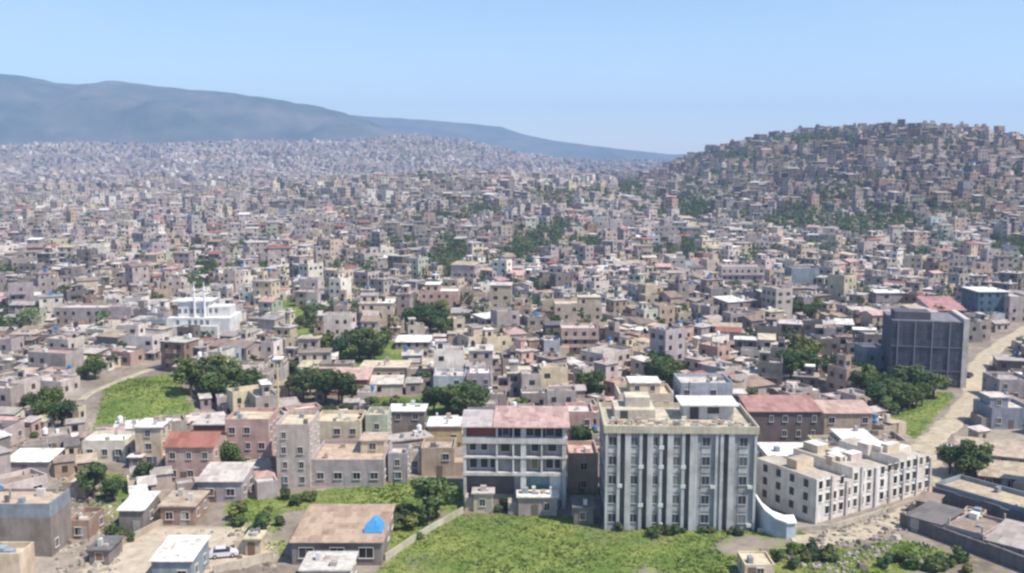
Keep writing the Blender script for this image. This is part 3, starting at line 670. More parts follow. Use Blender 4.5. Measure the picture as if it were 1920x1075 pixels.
# small standing things
def mast(px, py, top, col, lab, cat='pole', name='mast'):
    x, y = at(px, py); z = h(x, y); m = MB(); H = z_for(x, y, top)-z
    m.tube((0, 0, -1), (0, 0, H), .26, .16, col, PAINT); o = m.build(name); o.location = (x, y, z)
    b = MB(); b.box(-.9, .9, -.06, .06, H-1.3, H-1.15, col, PAINT, bot=True); b.box(-.6, .6, -.06, .06, H-.5, H-.38, col, PAINT, bot=True); b.build('crossarm', o)
    tag(o, lab, cat); return o
mast(523, 790, 682, (.58, .50, .30), 'tall thin yellowish mast above the narrow pale four-storey house')
mast(1291, 800, 716, (.2, .2, .2), 'thin dark pole rising behind the white-roofed hut of the apartment block')

def wall_run(P, hgt, t, col, lab, name='boundary_wall', z=None):
    m = MB()
    for (a, b) in zip(P, P[1:]):
        A = at(*a); B = at(*b); L = math.hypot(B[0]-A[0], B[1]-A[1]); an = math.atan2(B[1]-A[1], B[0]-A[0])
        k = max(1, round(L/4))
        for i in range(k):
            q = i/k; x = A[0]+(B[0]-A[0])*q; y = A[1]+(B[1]-A[1])*q; m.at(x, y, h(x, y), an); hh = hgt*rnd.uniform(.92, 1.05)
            m.box(0, L/k-.003, -t/2, t/2, -1.5, hh, var(col, .05), WALL)
    tag(m.build(name), lab, 'wall')
wall_run([(722, 1052), (800, 1000), (868, 962)], 1.1, .25, (.50, .47, .38), 'low pale wall slanting along the left side of the green field')
wall_run([(150, 1062), (300, 985), (340, 978)], 1.0, .3, (.46, .41, .33), 'low wall on the left side of the beige yard')
wall_run([(400, 1076), (512, 1050)], 1.3, .3, (.55, .51, .42), 'low cream wall at the right front of the beige yard')
wall_run([(1420, 1000), (1560, 992), (1700, 948), (1748, 938)], .8, .25, (.5, .46, .4), 'low wall along the street in front of the compound building')

wall_run([(1688, 985), (1760, 1012), (1850, 1045), (1945, 1082)], 2.2, .5, (.17, .165, .17), 'long dark grey terrace wall in the bottom right corner')
wall_run([(1748, 940), (1840, 966), (1950, 1004)], 2.6, .5, (.14, .14, .16), 'dark upper terrace wall above the storage sheds at bottom right')
def car(px, py, ang, col, lab, s=1.0):
    x, y = at(px, py); r = empty('parked_car', (x, y, h(x, y)+.06), ang); tag(r, lab, 'car', None)
    def loft(prof, hw, ins, col, mat):      # profile in x-z, extruded across y with a tumblehome
        m = MB(); zs = [p[1] for p in prof]; zmn, zmx = min(zs), max(zs)
        L = [(a, -(hw-ins*(b-zmn)/(zmx-zmn)), b) for a, b in prof]; Q = [(a, -yy, b) for a, yy, b in L]
        m.poly(L, col, mat); m.poly(Q[::-1], col, mat)
        for i in range(len(prof)):
            j = (i+1) % len(prof); m.poly([L[j], L[i], Q[i], Q[j]], col, mat)
        return m
    loft([(-2.1, .3), (2.1, .3), (2.15, .62), (1.95, .82), (1.0, .95), (-1.75, .98), (-2.1, .85)], .86, .06, col, PAINT).build('body', r)
    loft([(-1.6, .975), (.95, .945), (.3, 1.44), (-1.2, 1.46)], .80, .16, (.03, .035, .045), GLASS).build('window', r)
    loft([(-1.22, 1.461), (.32, 1.441), (.2, 1.5), (-1.1, 1.52)], .64, .04, col, PAINT).build('roof', r)
    for a in (-1.3, 1.3):
        for b in (-1, 1):
            m = MB(); m.tube((a, b*.70, .33), (a, b*.9, .33), .33, .33, (.025, .025, .025), PAINT, 14); o = m.build('wheel', r)
            m = MB(); m.tube((a, b*.9, .33), (a, b*.915, .33), .17, .17, (.5, .5, .5), PAINT, 10); m.build('rim', o)
    for b in (-.6, .6):
        m = MB(); m.box(2.06, 2.16, b-.18, b+.18, .58, .74, (.8, .8, .75), PAINT, bot=True); m.build('headlight', r)
        m = MB(); m.box(-2.13, -2.04, b-.16, b+.16, .62, .8, (.4, .03, .03), PAINT, bot=True); m.build('tail_light', r)
car(420, 1044, .25, (.62, .58, .66), 'pale lilac-white car parked in the beige yard')
car(1792, 714, 1.0, (.75, .75, .75), 'white car on the dirt road right of the dark glass building')
car(1816, 708, .9, (.06, .06, .07), 'dark car on the bend of the dirt road')

# ------------------------------------------------------------------ ground zones
def wp(P): return [at(*q) for q in P]
GRASS = [wp(p) for p in (
 [(862, 966), (1000, 955), (1140, 985), (1430, 992), (1530, 1000), (1590, 1030), (1640, 1085), (1620, 1120), (690, 1120), (720, 1055)],
 [(175, 812), (182, 770), (215, 715), (320, 700), (345, 735), (362, 775), (352, 800), (250, 815)],
 [(1570, 1060), (1620, 1022), (1700, 1012), (1830, 1050), (1930, 1090), (1930, 1130), (1600, 1120)],
 [(430, 940), (560, 925), (722, 908), (722, 945), (520, 962), (430, 985)], [(420, 980), (520, 965), (545, 1050), (430, 1000)], [(720, 905), (860, 890), (865, 985), (730, 1040)],
 [(1062, 895), (1122, 895), (1122, 945), (1062, 950)], [(1640, 800), (1760, 735), (1790, 740), (1720, 820)], [(640, 690), (760, 690), (760, 640), (640, 640)],
 [(720, 800), (880, 790), (880, 740), (700, 745)], [(500, 560), (560, 560), (600, 620), (560, 640)], [(230, 890), (190, 890), (160, 960), (260, 1010)])]
PALE = [wp(p) for p in ([(150, 1068), (300, 985), (500, 985), (520, 1050), (395, 1075), (380, 1110), (150, 1110)], [(1540, 1008), (1600, 992), (1700, 952), (1765, 930), (1690, 975), (1600, 1010)])]
NOBUILD = GRASS+PALE+[wp(p) for p in ([(100, 1075), (110, 895), (215, 890), (225, 1075)], [(150, 700), (330, 680), (370, 810), (150, 830)], [(1420, 830), (1760, 830), (1760, 1000), (1420, 1000)],
    [(1740, 1110), (1740, 830), (1960, 830), (1960, 1110)], [(1390, 770), (1545, 760), (1550, 860), (1390, 860)], [(860, 800), (1070, 800), (1070, 960), (860, 960)], [(500, 1070), (500, 950), (730, 950), (730, 1080)], [(1440, 860), (1460, 1075), (1760, 1075), (1760, 900)])]
def road_pts(P): return [at(*q) for q in P]
ROADS = [('road', road_pts([(1935, 612), (1880, 645), (1838, 680), (1828, 712), (1822, 745), (1775, 800), (1738, 832), (1728, 850)]), 6.2), ('street', road_pts([(1728, 850), (1772, 905), (1735, 945), (1650, 985), (1560, 1010), (1480, 1012)]), 5.5),
         ('path', road_pts([(150, 752), (205, 722), (262, 700), (330, 678)]), 2.6)]
def near_road(x, y):
    for _, P, w in ROADS:
        for (ax, ay), (bx, by) in zip(P, P[1:]):
            L = (bx-ax)**2+(by-ay)**2; t = max(0, min(1, ((x-ax)*(bx-ax)+(y-ay)*(by-ay))/L))
            if math.hypot(x-ax-t*(bx-ax), y-ay-t*(by-ay)) < w/2+4.2: return True
    return False

from mathutils import noise as mnz
def make_ground():
    ys = list(np.arange(90, 420, 2.0))
    y = 420.0
    while y < 1700: ys.append(y); y *= 1.013
    while y < 8000: ys.append(y); y *= 1.035
    ys = [-60, 0, 50]+ys; nc = 260; V = []; Z = []; Fc = []
    for y in ys:
        hw = 90+.8*max(y, 0)
        for i in range(nc):
            u = i/(nc-1)*2-1; x = u*hw; V.append((x, y, h(x, y)))
            g = p = 0
            if 100 < y < 480:
                g = 1.0 if any(inpoly(x, y, P) for P in GRASS) else 0; p = 1.0 if any(inpoly(x, y, P) for P in PALE) else 0
            if g and y < 200: g = .78+.75*mnz.noise((x*.10, y*.09, 1.0))
            if g == 0: g = .22 if y < 460 else .3
            Z.append((g, p, 0, 1))
    for j in range(len(ys)-1):
        for i in range(nc-1): a = j*nc+i; Fc.append((a, a+1, a+nc+1, a+nc))
    me = bpy.data.meshes.new('ground'); me.from_pydata(V, [], Fc); me.materials.append(mat_ground())
    ca = me.color_attributes.new('Zone', 'FLOAT_COLOR', 'POINT'); ca.data.foreach_set('color', np.array(Z, dtype=np.float32).ravel())
    me.polygons.foreach_set('use_smooth', [True]*len(Fc))
    o = bpy.data.objects.new('ground', me); COL.objects.link(o); tag(o, kind='structure')
make_ground()
RM = mat_road()
for name, P, w in ROADS:
    pts = []
    for k in range(len(P)-1):
        p0 = P[max(0, k-1)]; p1 = P[k]; p2 = P[k+1]; p3 = P[min(len(P)-1, k+2)]
        for t in np.linspace(0, 1, 14)[:-1]:
            pts.append(tuple(.5*((2*p1[i])+(-p0[i]+p2[i])*t+(2*p0[i]-5*p1[i]+4*p2[i]-p3[i])*t*t+(-p0[i]+3*p1[i]-3*p2[i]+p3[i])*t**3) for i in (0, 1)))
    V = []; Fc = []; K = 6
    for i, (x, y) in enumerate(pts):
        a = pts[max(0, i-1)]; b = pts[min(len(pts)-1, i+1)]; dx, dy = b[0]-a[0], b[1]-a[1]; L = math.hypot(dx, dy); nx, ny = -dy/L, dx/L
        ww = w*(1+.12*math.sin(i*.7)+.06*math.sin(i*1.9))
        for j in range(K+1):
            q = (j/K-.5)*ww; X, Y = x+nx*q, y+ny*q; V.append((X, Y, h(X, Y)+(.13 if 0 < j < K else -.1)))
    for i in range(len(pts)-1):
        for j in range(K): c = i*(K+1)+j; Fc.append((c, c+1, c+K+2, c+K+1))
    me = bpy.data.meshes.new(name); me.from_pydata(V, [], Fc); me.materials.append(RM); o = bpy.data.objects.new(name, me); COL.objects.link(o); tag(o, kind='structure')

# ------------------------------------------------------------------ trees
def leaf_crown(m, cx, cy, cz, rx, rz, n, size, base, lobes, rg, shape='round'):
    L = []
    for i in range(lobes):
        a = rg.uniform(0, 6.28); q = rg.uniform(.15, .68)*rx; zz = rg.uniform(-.5, .62)*rz
        k = math.sqrt(max(.15, 1-(zz/rz)**2))
        L.append((cx+q*k*math.cos(a), cy+q*k*math.sin(a), cz+zz, rx*rg.uniform(.2, .42), rg.uniform(.72, 1.3)))
    for i in range(n):
        lx, ly, lz, lr, tone = L[i % lobes]
        while True:
            d = (rg.gauss(0, 1), rg.gauss(0, 1), rg.gauss(0, 1)); dl = math.sqrt(sum(q*q for q in d))
            if dl > .1: break
        d = tuple(q/dl for q in d); rr = lr*(rg.uniform(.55, 1)**.5)*rg.uniform(.85, 1.12)
        px, py, pz = lx+d[0]*rr, ly+d[1]*rr, lz+d[2]*rr*.8
        nx, ny, nz = d[0]+rg.uniform(-.7, .7), d[1]+rg.uniform(-.7, .7), d[2]+rg.uniform(-.5, .9)
        l = math.sqrt(nx*nx+ny*ny+nz*nz)+1e-6; nx, ny, nz = nx/l, ny/l, nz/l
        ax, ay, az = (-ny, nx, 0) if abs(nz) < .95 else (1, 0, 0); l = math.sqrt(ax*ax+ay*ay+az*az); ax, ay, az = ax/l, ay/l, az/l
        bx, by, bz = ny*az-nz*ay, nz*ax-nx*az, nx*ay-ny*ax
        s = size*rg.uniform(.6, 1.25); t = s*rg.uniform(.5, .9)
        c = tuple(q*tone*rg.uniform(.82, 1.18) for q in base)
        m.poly([(px-ax*s, py-ay*s, pz-az*s), (px+bx*t, py+by*t, pz+bz*t), (px+ax*s, py+ay*s, pz+az*s), (px-bx*t, py-by*t, pz-bz*t)], c, LEAF)
GREENS = [(.095, .14, .055), (.115, .155, .06), (.075, .12, .055), (.15, .17, .075)]
def proto_tree(seed, kind):
    rg = random.Random(seed); r = empty({'cypress': 'cypress_tree', 'bush': 'bush'}.get(kind, 'broadleaf_tree'), (0, 0, 0)); m = MB(); t = MB(); g = GREENS[seed % 4]
    if kind == 'cypress':
        for i in range(12):
            z = .8+i*.62; rr = .75*math.sin(math.pi*min(1, (i+2)/14))**.6
            leaf_crown(m, rg.uniform(-.1, .1), rg.uniform(-.1, .1), z, rr, .6, 110, .22, (.03, .055, .025), 4, rg)
        t.tube((0, 0, -1), (0, 0, 7), .2, .05, (.1, .08, .06), BARK)
    elif kind == 'bush':
        leaf_crown(m, 0, 0, .8, 1.3, .9, 420, .2, g, 7, rg); t.tube((0, 0, -.5), (0, 0, .9), .08, .04, (.1, .08, .06), BARK, 6)
    else:
        H = 4.3+rg.uniform(-.4, .6); leaf_crown(m, 0, 0, H, 3.6, 2.5, 1250, .33, g, 17, rg)
        t.tube((0, 0, -1.2), (rg.uniform(-.2, .2), 0, 2.4), .3, .2, (.1, .08, .06), BARK)
        for i in range(5):
            a = i*1.26+rg.uniform(-.4, .4); t.tube((0, 0, rg.uniform(1.6, 2.3)), (1.7*math.cos(a), 1.7*math.sin(a), H+rg.uniform(-.6, .9)), .14, .05, (.1, .08, .06), BARK, 6)
    m.build('crown', r); t.build('trunk', r); return r
PROTO = {'tree': [proto_tree(i, 'tree') for i in range(6)], 'cypress': [proto_tree(20, 'cypress')], 'bush': [proto_tree(30+i, 'bush') for i in range(3)]}
USED = set(); NT = [0]; TREES = []
def plant(kind, x, y, s, lab, group=None, sz=1.0):
    p = rnd.choice(PROTO[kind])
    if p.name in USED:
        q = p.copy(); COL.objects.link(q)
        for ch in p.children: c = ch.copy(); COL.objects.link(c); c.parent = q
    else: q = p; USED.add(p.name)
    q.location = (x, y, h(x, y)-.1); q.rotation_euler.z = rnd.uniform(0, 6.28); k = s*rnd.uniform(.85, 1.15); q.scale = (k*rnd.uniform(.9, 1.15), k*rnd.uniform(.9, 1.15), k*sz*rnd.uniform(.9, 1.1))
    tag(q, lab, {'bush': 'bush', 'cypress': 'tree', 'tree': 'tree'}[kind], group); NT[0] += 1; TREES.append((x, y, 2.6*s)); return q
# clusters: kind, centre px, half-width px, half-height px, count, scale, label
CL = [
 ('tree', 690, 668, 52, 12, 13, 1.15, 'dark green tree in the large dark grove left of the brilliant white metal roof', 'trees of the large dark grove'),
 ('tree', 775, 612, 50, 10, 9, 1.1, 'green tree in the grove below the large pinkish white house', 'trees of the upper grove'),
 ('tree', 838, 632, 22, 8, 4, 1.0, 'green tree right of the brilliant white metal roof', 'trees right of the white metal roof'),
 ('tree', 405, 752, 40, 14, 9, 1.05, 'bright green tree in the clump right of the green knoll', 'trees right of the green knoll'),
 ('tree', 570, 742, 45, 10, 6, .9, 'dark tree behind the tall yellowish mast', 'trees behind the mast'),
 ('tree', 635, 758, 22, 8, 4, 1.0, 'dark green tree left of the cypress and behind the cream houses', 'trees behind the cream houses'),
 ('bush', 760, 758, 50, 8, 8, 1.4, 'olive bush in the scrub above the bright white slab roof', 'bushes above the white slab roof'),
 ('tree', 862, 772, 46, 10, 9, .95, 'olive green tree in the row behind the pink-roofed gallery building', 'trees behind the gallery building'),
 ('tree', 1238, 718, 36, 18, 8, 1.1, 'green tree in the clump above the left of the apartment block roof', 'trees above the apartment block'),
 ('tree', 1108, 745, 22, 8, 4, .9, 'green tree behind the gap left of the apartment block', 'trees behind the gap'),
 ('tree', 1502, 705, 42, 20, 11, 1.15, 'green tree in the clump behind the dark maroon-grey building', 'trees behind the maroon-grey building'),
 ('tree', 1598, 722, 32, 10, 6, .95, 'dark tree left of the dark blue annex', 'trees left of the annex'),
 ('tree', 1700, 760, 62, 22, 17, 1.0, 'tree in the leafy belt below the dark glass office building', 'trees below the glass building'),
 ('tree', 1648, 745, 25, 8, 4, .9, 'dark tree at the left foot of the dark glass office building', 'trees at the left foot of the glass building'),
 ('tree', 92, 795, 24, 12, 4, 1.0, 'dark tree in the group left of the green knoll', 'trees left of the knoll'),
 ('tree', 180, 712, 22, 6, 3, .8, 'dark tree beside the pale hillside path', 'trees beside the hillside path'),
 ('tree', 818, 965, 36, 22, 7, .95, 'dense dark green tree just left of the gallery building', 'trees left of the gallery building'),
 ('bush', 755, 975, 30, 30, 12, 1.2, 'green bush on the slope between the workshop and the green field', 'bushes left of the field'),
 ('bush', 948, 960, 22, 6, 5, 1.3, 'olive bush in front of the gallery building', 'bushes in front of the gallery building'),
 ('bush', 470, 985, 36, 22, 14, 1.3, 'bush on the bank between the beige yard and the brown-tan roof', 'bushes on the yard bank'),
 ('bush', 560, 940, 55, 9, 12, 1.1, 'bush on the strip below the narrow pale four-storey house', 'bushes below the cream house'),
 ('tree', 448, 880, 14, 14, 3, .75, 'small tree right of the red-roofed house', 'small trees right of the red-roofed house'),
 ('tree', 200, 930, 24, 14, 4, .8, 'dark tree above the small house with bright white sloping roof', 'trees above the bright white sloping roof'),
 ('bush', 240, 1010, 30, 8, 7, 1.1, 'bush at the foot of the small house with bright white sloping roof', 'bushes below the white sloping roof'),
 ('tree', 1092, 845, 12, 8, 3, .8, 'tree in the gap between gallery building and apartment block', 'trees in the gap'),
 ('bush', 830, 835, 26, 7, 6, 1.2, 'olive bush above the orange-tan house', 'bushes above the orange-tan house'),
 ('tree', 1812, 895, 26, 12, 6, .9, 'tree in the dark hollow right of the compound building', 'trees in the hollow'),
 ('bush', 1300, 1000, 120, 6, 16, .9, 'bush at the foot of the grey apartment block', 'bushes at the foot of the apartment block'),
 ('bush', 1520, 1050, 60, 22, 22, 1.0, 'brownish scrub bush at the right end of the green field', 'scrub bushes right of the field'),
 ('bush', 1760, 1062, 100, 14, 18, 1.1, 'green bush in the bottom right corner below the warehouse', 'bushes below the warehouse'),
 ('tree', 1520, 590, 40, 10, 6, 1.0, 'green tree below the dark blue three-storey block', 'trees below the dark blue block'),
 ('tree', 1290, 595, 24, 8, 3, .9, 'dark tree on the lower slope above the apartment block', 'trees on the lower slope'),
 ('tree', 1150, 582, 22, 8, 3, .9, 'dark tree right of the broad beige house', 'trees right of the ochre house'),
 ('tree', 590, 610, 22, 12, 4, .9, 'tree right of the bright white twin-spired building', 'trees right of the spires'),
]
for kind, px, py, hx, hy, n, s, lab, grp in CL:
    for i in range(int(n*(1.25 if kind == 'tree' and py < 800 else .85))):
        x, y = at(px+rnd.gauss(0, .55)*hx, py+rnd.gauss(0, .6)*hy); plant(kind, x, y, s*rnd.uniform(.75, 1.25)*(.98 if kind == 'tree' else 1), lab, grp)
x, y = at(677, 842); plant('cypress', x, y, 1.15, 'slim dark cypress between the cream house and the greenish-white cube house')
CLW = [(at(px, py), hx*h_) for _, px, py, hx, hy, n, s, lab, grp in CL for h_ in (1/F,)]

# ------------------------------------------------------------------ the rest of the town
GREEN_PX = [(1300, 392, 45, 24), (1650, 420, 75, 34), (1490, 405, 45, 22), (1885, 472, 50, 22), (845, 492, 34, 34), (985, 462, 26, 34), (1035, 440, 28, 30),
            (1450, 430, 40, 16), (1400, 292, 60, 8), (1530, 262, 70, 7), (1700, 275, 40, 8), (385, 515, 40, 12), (60, 625, 80, 20), (120, 560, 30, 10), (1540, 375, 40, 18), (1180, 350, 30, 10), (1725, 480, 30, 14), (1290, 470, 30, 14)]
def greenness(x, y):
    px, py = proj(x, y, h(x, y)+3); g = 0
    for cx, cy, a, b in GREEN_PX:
        q = ((px-cx)/a)**2+((py-cy)/b)**2
        if q < 1.6: g = max(g, 1-q/1.6)
    return g
seeds = {}
def block_angle(x, y):
    k = 75.0; i0, j0 = math.floor(x/k), math.floor(y/k); best = (1e9, 0)
    for i in (i0-1, i0, i0+1):
        for j in (j0-1, j0, j0+1):
            if (i, j) not in seeds: seeds[i, j] = ((i+rnd.random())*k, (j+rnd.random())*k, rnd.uniform(-.75, .75), rnd.choice(['grey', 'pale grey', 'pale grey', 'beige', 'white', 'grey', 'dark grey', None, None]), rnd.uniform(.82, 1.25), rnd.uniform(.78, 1.15), rnd.random())
            sx, sy = seeds[i, j][:2]; d = (x-sx)**2+(y-sy)**2
            if d < best[0]: best = (d, seeds[i, j][2:])
    return best[1]
cand = []
y = 150.0
while y < 3900:
    step = 7.6 if y < 420 else 7.9 if y < 900 else 10.5 if y < 1500 else 13.5 if y < 2600 else 17
    hw = .56*y+35; x = -hw+rnd.uniform(0, step)
    while x < hw: cand.append((x+rnd.uniform(-.3, .3)*step, y+rnd.uniform(-.35, .35)*step, step)); x += step*rnd.uniform(.95, 1.25)
    y += step
KEEP = [(e[3], e[4], e[6], e[5], ) for e in HP]+[(312, 430, 565, 650), (1667, 1808, 600, 722), (1526, 1744, 900, 975), (185, 355, 735, 805)]
KEEP += [(px-hx, px+hx, py-36, py+hy+4, .1) for kd, px, py, hx, hy, n, s_, l_, g_ in CL]
KEEP = [(k[0], k[1], k[2], k[3], at((k[0]+k[1])/2, min(k[3], 1070))[1], k[4] if len(k) > 4 else .3) for k in KEEP]
def covers(x, y, z, w, H):
    px, top = proj(x, y, z+H); hw = w*.5/y*F
    for a, b, c, d, yy, th in KEEP:
        if y < yy-3 and px+hw > a+4 and px-hw < b-4 and top < d-(d-c)*th and proj(x, y, z)[1] > c: return True
    return False
town = MB(); woods = MB(); grid = {}; NIND = 300-len(HP)-5; print('HP', len(HP)); ind = []
def hit(x, y, r):
    i, j = int(x//20), int(y//20)
    for a in (i-1, i, i+1):
        for b in (j-1, j, j+1):
            for (qx, qy, qr) in grid.get((a, b), ()):
                if math.hypot(x-qx, y-qy) < r+qr: return True
    return False
for (x, y, r) in HOUSES: grid.setdefault((int(x//20), int(y//20)), []).append((x, y, r))
for (x, y, r) in TREES: grid.setdefault((int(x//20), int(y//20)), []).append((x, y, r*.6))
from mathutils import noise as mnoise
rg2 = random.Random(5); fartrees = 0; sc_tree = []
for (x, y, step) in cand:
    near = y < 480
    if near and (any(inpoly(x, y, P) for P in NOBUILD) or near_road(x, y)): continue
    g = greenness(x, y) if y > 330 else 0
    if near and x > 100 and y < 205: continue
    nz = mnoise.noise((x*.016, y*.011, 3.3))+.5*mnoise.noise((x*.05, y*.04, 7.7)); wt = 1.0 if x > -.12*y else .5
    if y > 330 and rnd.random() < g*1.05+wt*(.05+(.75 if nz > .34 else 0)*(1 if y < 1300 else .4)):
        sc_tree.append((x, y, .9+.6*rnd.random()))
        if g > .3: sc_tree.append((x+rnd.uniform(-5, 5), y+rnd.uniform(-5, 5), .6+.5*rnd.random()))
        continue
    if y <= 330 and rnd.random() < .13:
        if not hit(x, y, 2.0): sc_tree.append((x, y, .45+.35*rnd.random()))
        continue
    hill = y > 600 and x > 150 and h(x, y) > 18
    BA, tone, bs, bd, bt = block_angle(x, y)
    if y > 300 and bt > .86 and rnd.random() < .35: sc_tree.append((x, y, .6+.5*rnd.random())); continue
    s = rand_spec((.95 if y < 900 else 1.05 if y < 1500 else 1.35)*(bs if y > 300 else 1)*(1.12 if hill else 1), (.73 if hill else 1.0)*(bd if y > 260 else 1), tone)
    pp = proj(x, y, h(x, y))
    if near and pp[0] < 260 and pp[1] > 600:
        if rnd.random() < .3: continue
        s['n'] = min(s['n'], rnd.choice([1, 1, 2])); s['upper'] = None
    if near and s['n'] > 2 and rnd.random() < .5: s['n'] = 2
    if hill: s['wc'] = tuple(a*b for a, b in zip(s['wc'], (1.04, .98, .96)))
    if near:
        rr = (min(s['w'], s['d'])*.5+.3)
        if hit(x, y, rr*.97): 
            s['w'] *= .68; s['d'] *= .68; s['n'] = min(2, s['n']); s['upper'] = None; rr *= .68
            if hit(x, y, rr*.9): continue
        grid.setdefault((int(x//20), int(y//20)), []).append((x, y, rr))
    if near:
        zc = h(x, y)
        while covers(x, y, zc, s['w'], s['n']*s['fh']+(2.7 if s.get('upper') else .8)) and s['n'] > 0:
            if s.get('upper'): s['upper'] = None
            else: s['n'] -= 1
        if s['n'] == 0: continue
    a = BA+rnd.choice([0, 0, rnd.uniform(-.3, .3)])+rnd.uniform(-.06, .06)
    if rnd.random() < .25: s['w'], s['d'] = s['d'], s['w']
    z = min(h(x, y), h(x+4, y-3), h(x-4, y-3))+.2
    px, py = proj(x, y, z+3)
    ox, oy = x+math.sin(a)*s['d']/2, y-math.cos(a)*s['d']/2
    if len(ind) < NIND and y < 480 and -10 < px < 1930 and py < 1080:
        ind.append((s, ox, oy, z, a, px, py, x, y)); continue
    if y < 900:
        sk = Sink(merge=town.at(ox, oy, z, a)); emit_house(s, sk, 0)
        if rnd.random() < .3:
            tx, ty = rnd.uniform(-.3, .3)*s['w'], rnd.uniform(.3, .7)*s['d']; H = s['n']*s['fh']+.3
            if s['kind'] in ('flat', 'slab'): town.box(tx-.6, tx+.6, ty-.6, ty+.6, H, H+1.6, rnd.choice([(.7, .7, .7), (.05, .05, .06), (.1, .2, .4), (.5, .5, .5)]), PAINT)
    else:
        town.at(ox, oy, z, a); w, d, H = s['w'], s['d'], s['n']*s['fh']
        if s['kind'] in ('gable', 'shed'): volume(Sink(merge=town), -w/2, w/2, 0, d, -4, H, s, 0, s['kind'], s['wc'], s['rc'], s['n'], s['fh'], win=y < 1500)
        else:
            town.box(-w/2, w/2, 0, d, -4, H, s['wc'], WALL, top=False); o_ = .3 if s['kind'] == 'slab' else 0
            town.box(-w/2-o_, w/2+o_, -o_, d+o_, H, H+.3, s['rc'], ROOF, bot=True)
            if s.get('upper'):
                q = s['upper']; town.box(-w/2+.5+q[0]*(w-1), -w/2+.5+q[1]*(w-1), .5+q[2]*(d-1), .5+q[3]*(d-1), H+.3, H+3, s['wc'], WALL, tcol=s['urc'])
            for fl in range(s['n']):
                k = max(1, int(w/3.2)); zz = fl*s['fh']+1
                for i in range(k):
                    if rnd.random() < .3: continue
                    u = -w/2+(i+.5)*w/k; town.poly([(u-.6, -.05, zz), (u+.6, -.05, zz), (u+.6, -.05, zz+1.3), (u-.6, -.05, zz+1.3)], (.045, .045, .055), GLASS)
                k = max(1, int(d/3.2))
                for i in range(k):
                    u = (i+.5)*d/k
                    if x > 0: town.poly([(-w/2-.05, u+.6, zz), (-w/2-.05, u-.6, zz), (-w/2-.05, u-.6, zz+1.3), (-w/2-.05, u+.6, zz+1.3)], (.045, .045, .055), GLASS)
                    else: town.poly([(w/2+.05, u-.6, zz), (w/2+.05, u+.6, zz), (w/2+.05, u+.6, zz+1.3), (w/2+.05, u-.6, zz+1.3)], (.045, .045, .055), GLASS)
for i in range(5200):
    y = rnd.uniform(165, 480); x = rnd.uniform(-1, 1)*(.56*y+10)
    if any(inpoly(x, y, P) for P in NOBUILD) or near_road(x, y) or hit(x, y, 1.6) or (x > 100 and y < 205): continue
    if covers(x, y, h(x, y), 4, 3.2): continue
    w, d, H = rnd.uniform(2.4, 4.2), rnd.uniform(2.2, 4), rnd.uniform(2, 3.1); town.at(x, y, h(x, y), block_angle(x, y)[0])
    grid.setdefault((int(x//20), int(y//20)), []).append((x, y, 1.4)); wc = var(WC[pick(WW)]); rc = var(RC[pick(RW)])
    if rnd.random() < .6: volume(Sink(merge=town), -w/2, w/2, -d/2, d/2, -1.5, H, {'rise': rnd.uniform(.05, .2), 'skip': .4, 'pc': wc}, 0, 'shed', wc, rc, 1, H, over=.25)
    else: volume(Sink(merge=town), -w/2, w/2, -d/2, d/2, -1.5, H, {'skip': .4, 'pc': wc}, 0, 'flat', wc, rc, 1, H, ph=.35)
tag(town.build('distant_houses'), 'mass of pale flat-roofed houses covering the valley and hills behind', 'houses', kind='stuff')

# scattered trees: the nearest as individuals, the rest one mass
sc_tree.sort(key=lambda t: t[1])
LM = [(250, 935, 'the bright white sloping roof'), (355, 850, 'the red-roofed house'), (270, 770, 'the green knoll'), (60, 960, 'the large flat roof'), (552, 860, 'the pale four-storey house'), (650, 880, 'the wide lilac-pink house'),
      (620, 980, 'the blue tarpaulin'), (677, 800, 'the cypress'), (962, 860, 'the gallery building'), (1275, 880, 'the grey apartment block'), (1468, 800, 'the dark maroon-grey building'), (1620, 920, 'the compound building'), (1735, 655, 'the dark glass building'),
      (1860, 570, 'the teal blue office building'), (1775, 575, 'the pink-red roof'), (370, 600, 'the twin-spired building'), (690, 655, 'the large dark grove'), (774, 640, 'the white metal roof'), (822, 570, 'the large pinkish white house'), (1086, 645, 'the banded house'),
      (1084, 590, 'the broad beige house'), (1508, 525, 'the dark blue block'), (1392, 525, 'the long banded block'), (1240, 705, 'the green tree clump'), (152, 590, 'the long grey block'), (842, 725, 'the pale blue house'), (1500, 695, 'the maroon building trees'),
      (1800, 780, 'the dirt road'), (1595, 780, 'the salmon-roofed house'), (720, 700, 'the long cream roof'), (410, 735, 'the knoll-side clump'), (523, 700, 'the yellowish mast'), (1230, 620, 'the middle of the town'), (960, 690, 'the tall lilac house'), (1700, 740, 'the leafy belt')]
def where(px, py):
    best = min(LM, key=lambda l: ((l[0]-px)*.8)**2+(l[1]-py)**2*1.6); dx, dy = px-best[0], py-best[1]
    far = 'well ' if math.hypot(dx, dy) > 110 else ''
    if abs(dy) > abs(dx)*.7: r = ('above ' if dy < 0 else 'below ')
    else: r = ('right of ' if dx > 0 else 'left of ')
    if abs(dx) > 22 and abs(dy) > 22 and .45 < abs(dx/max(1, abs(dy))) < 2.2: r = ('above ' if dy < 0 else 'below ')+('and right of ' if dx > 0 else 'and left of ')
    return far+r+best[2]
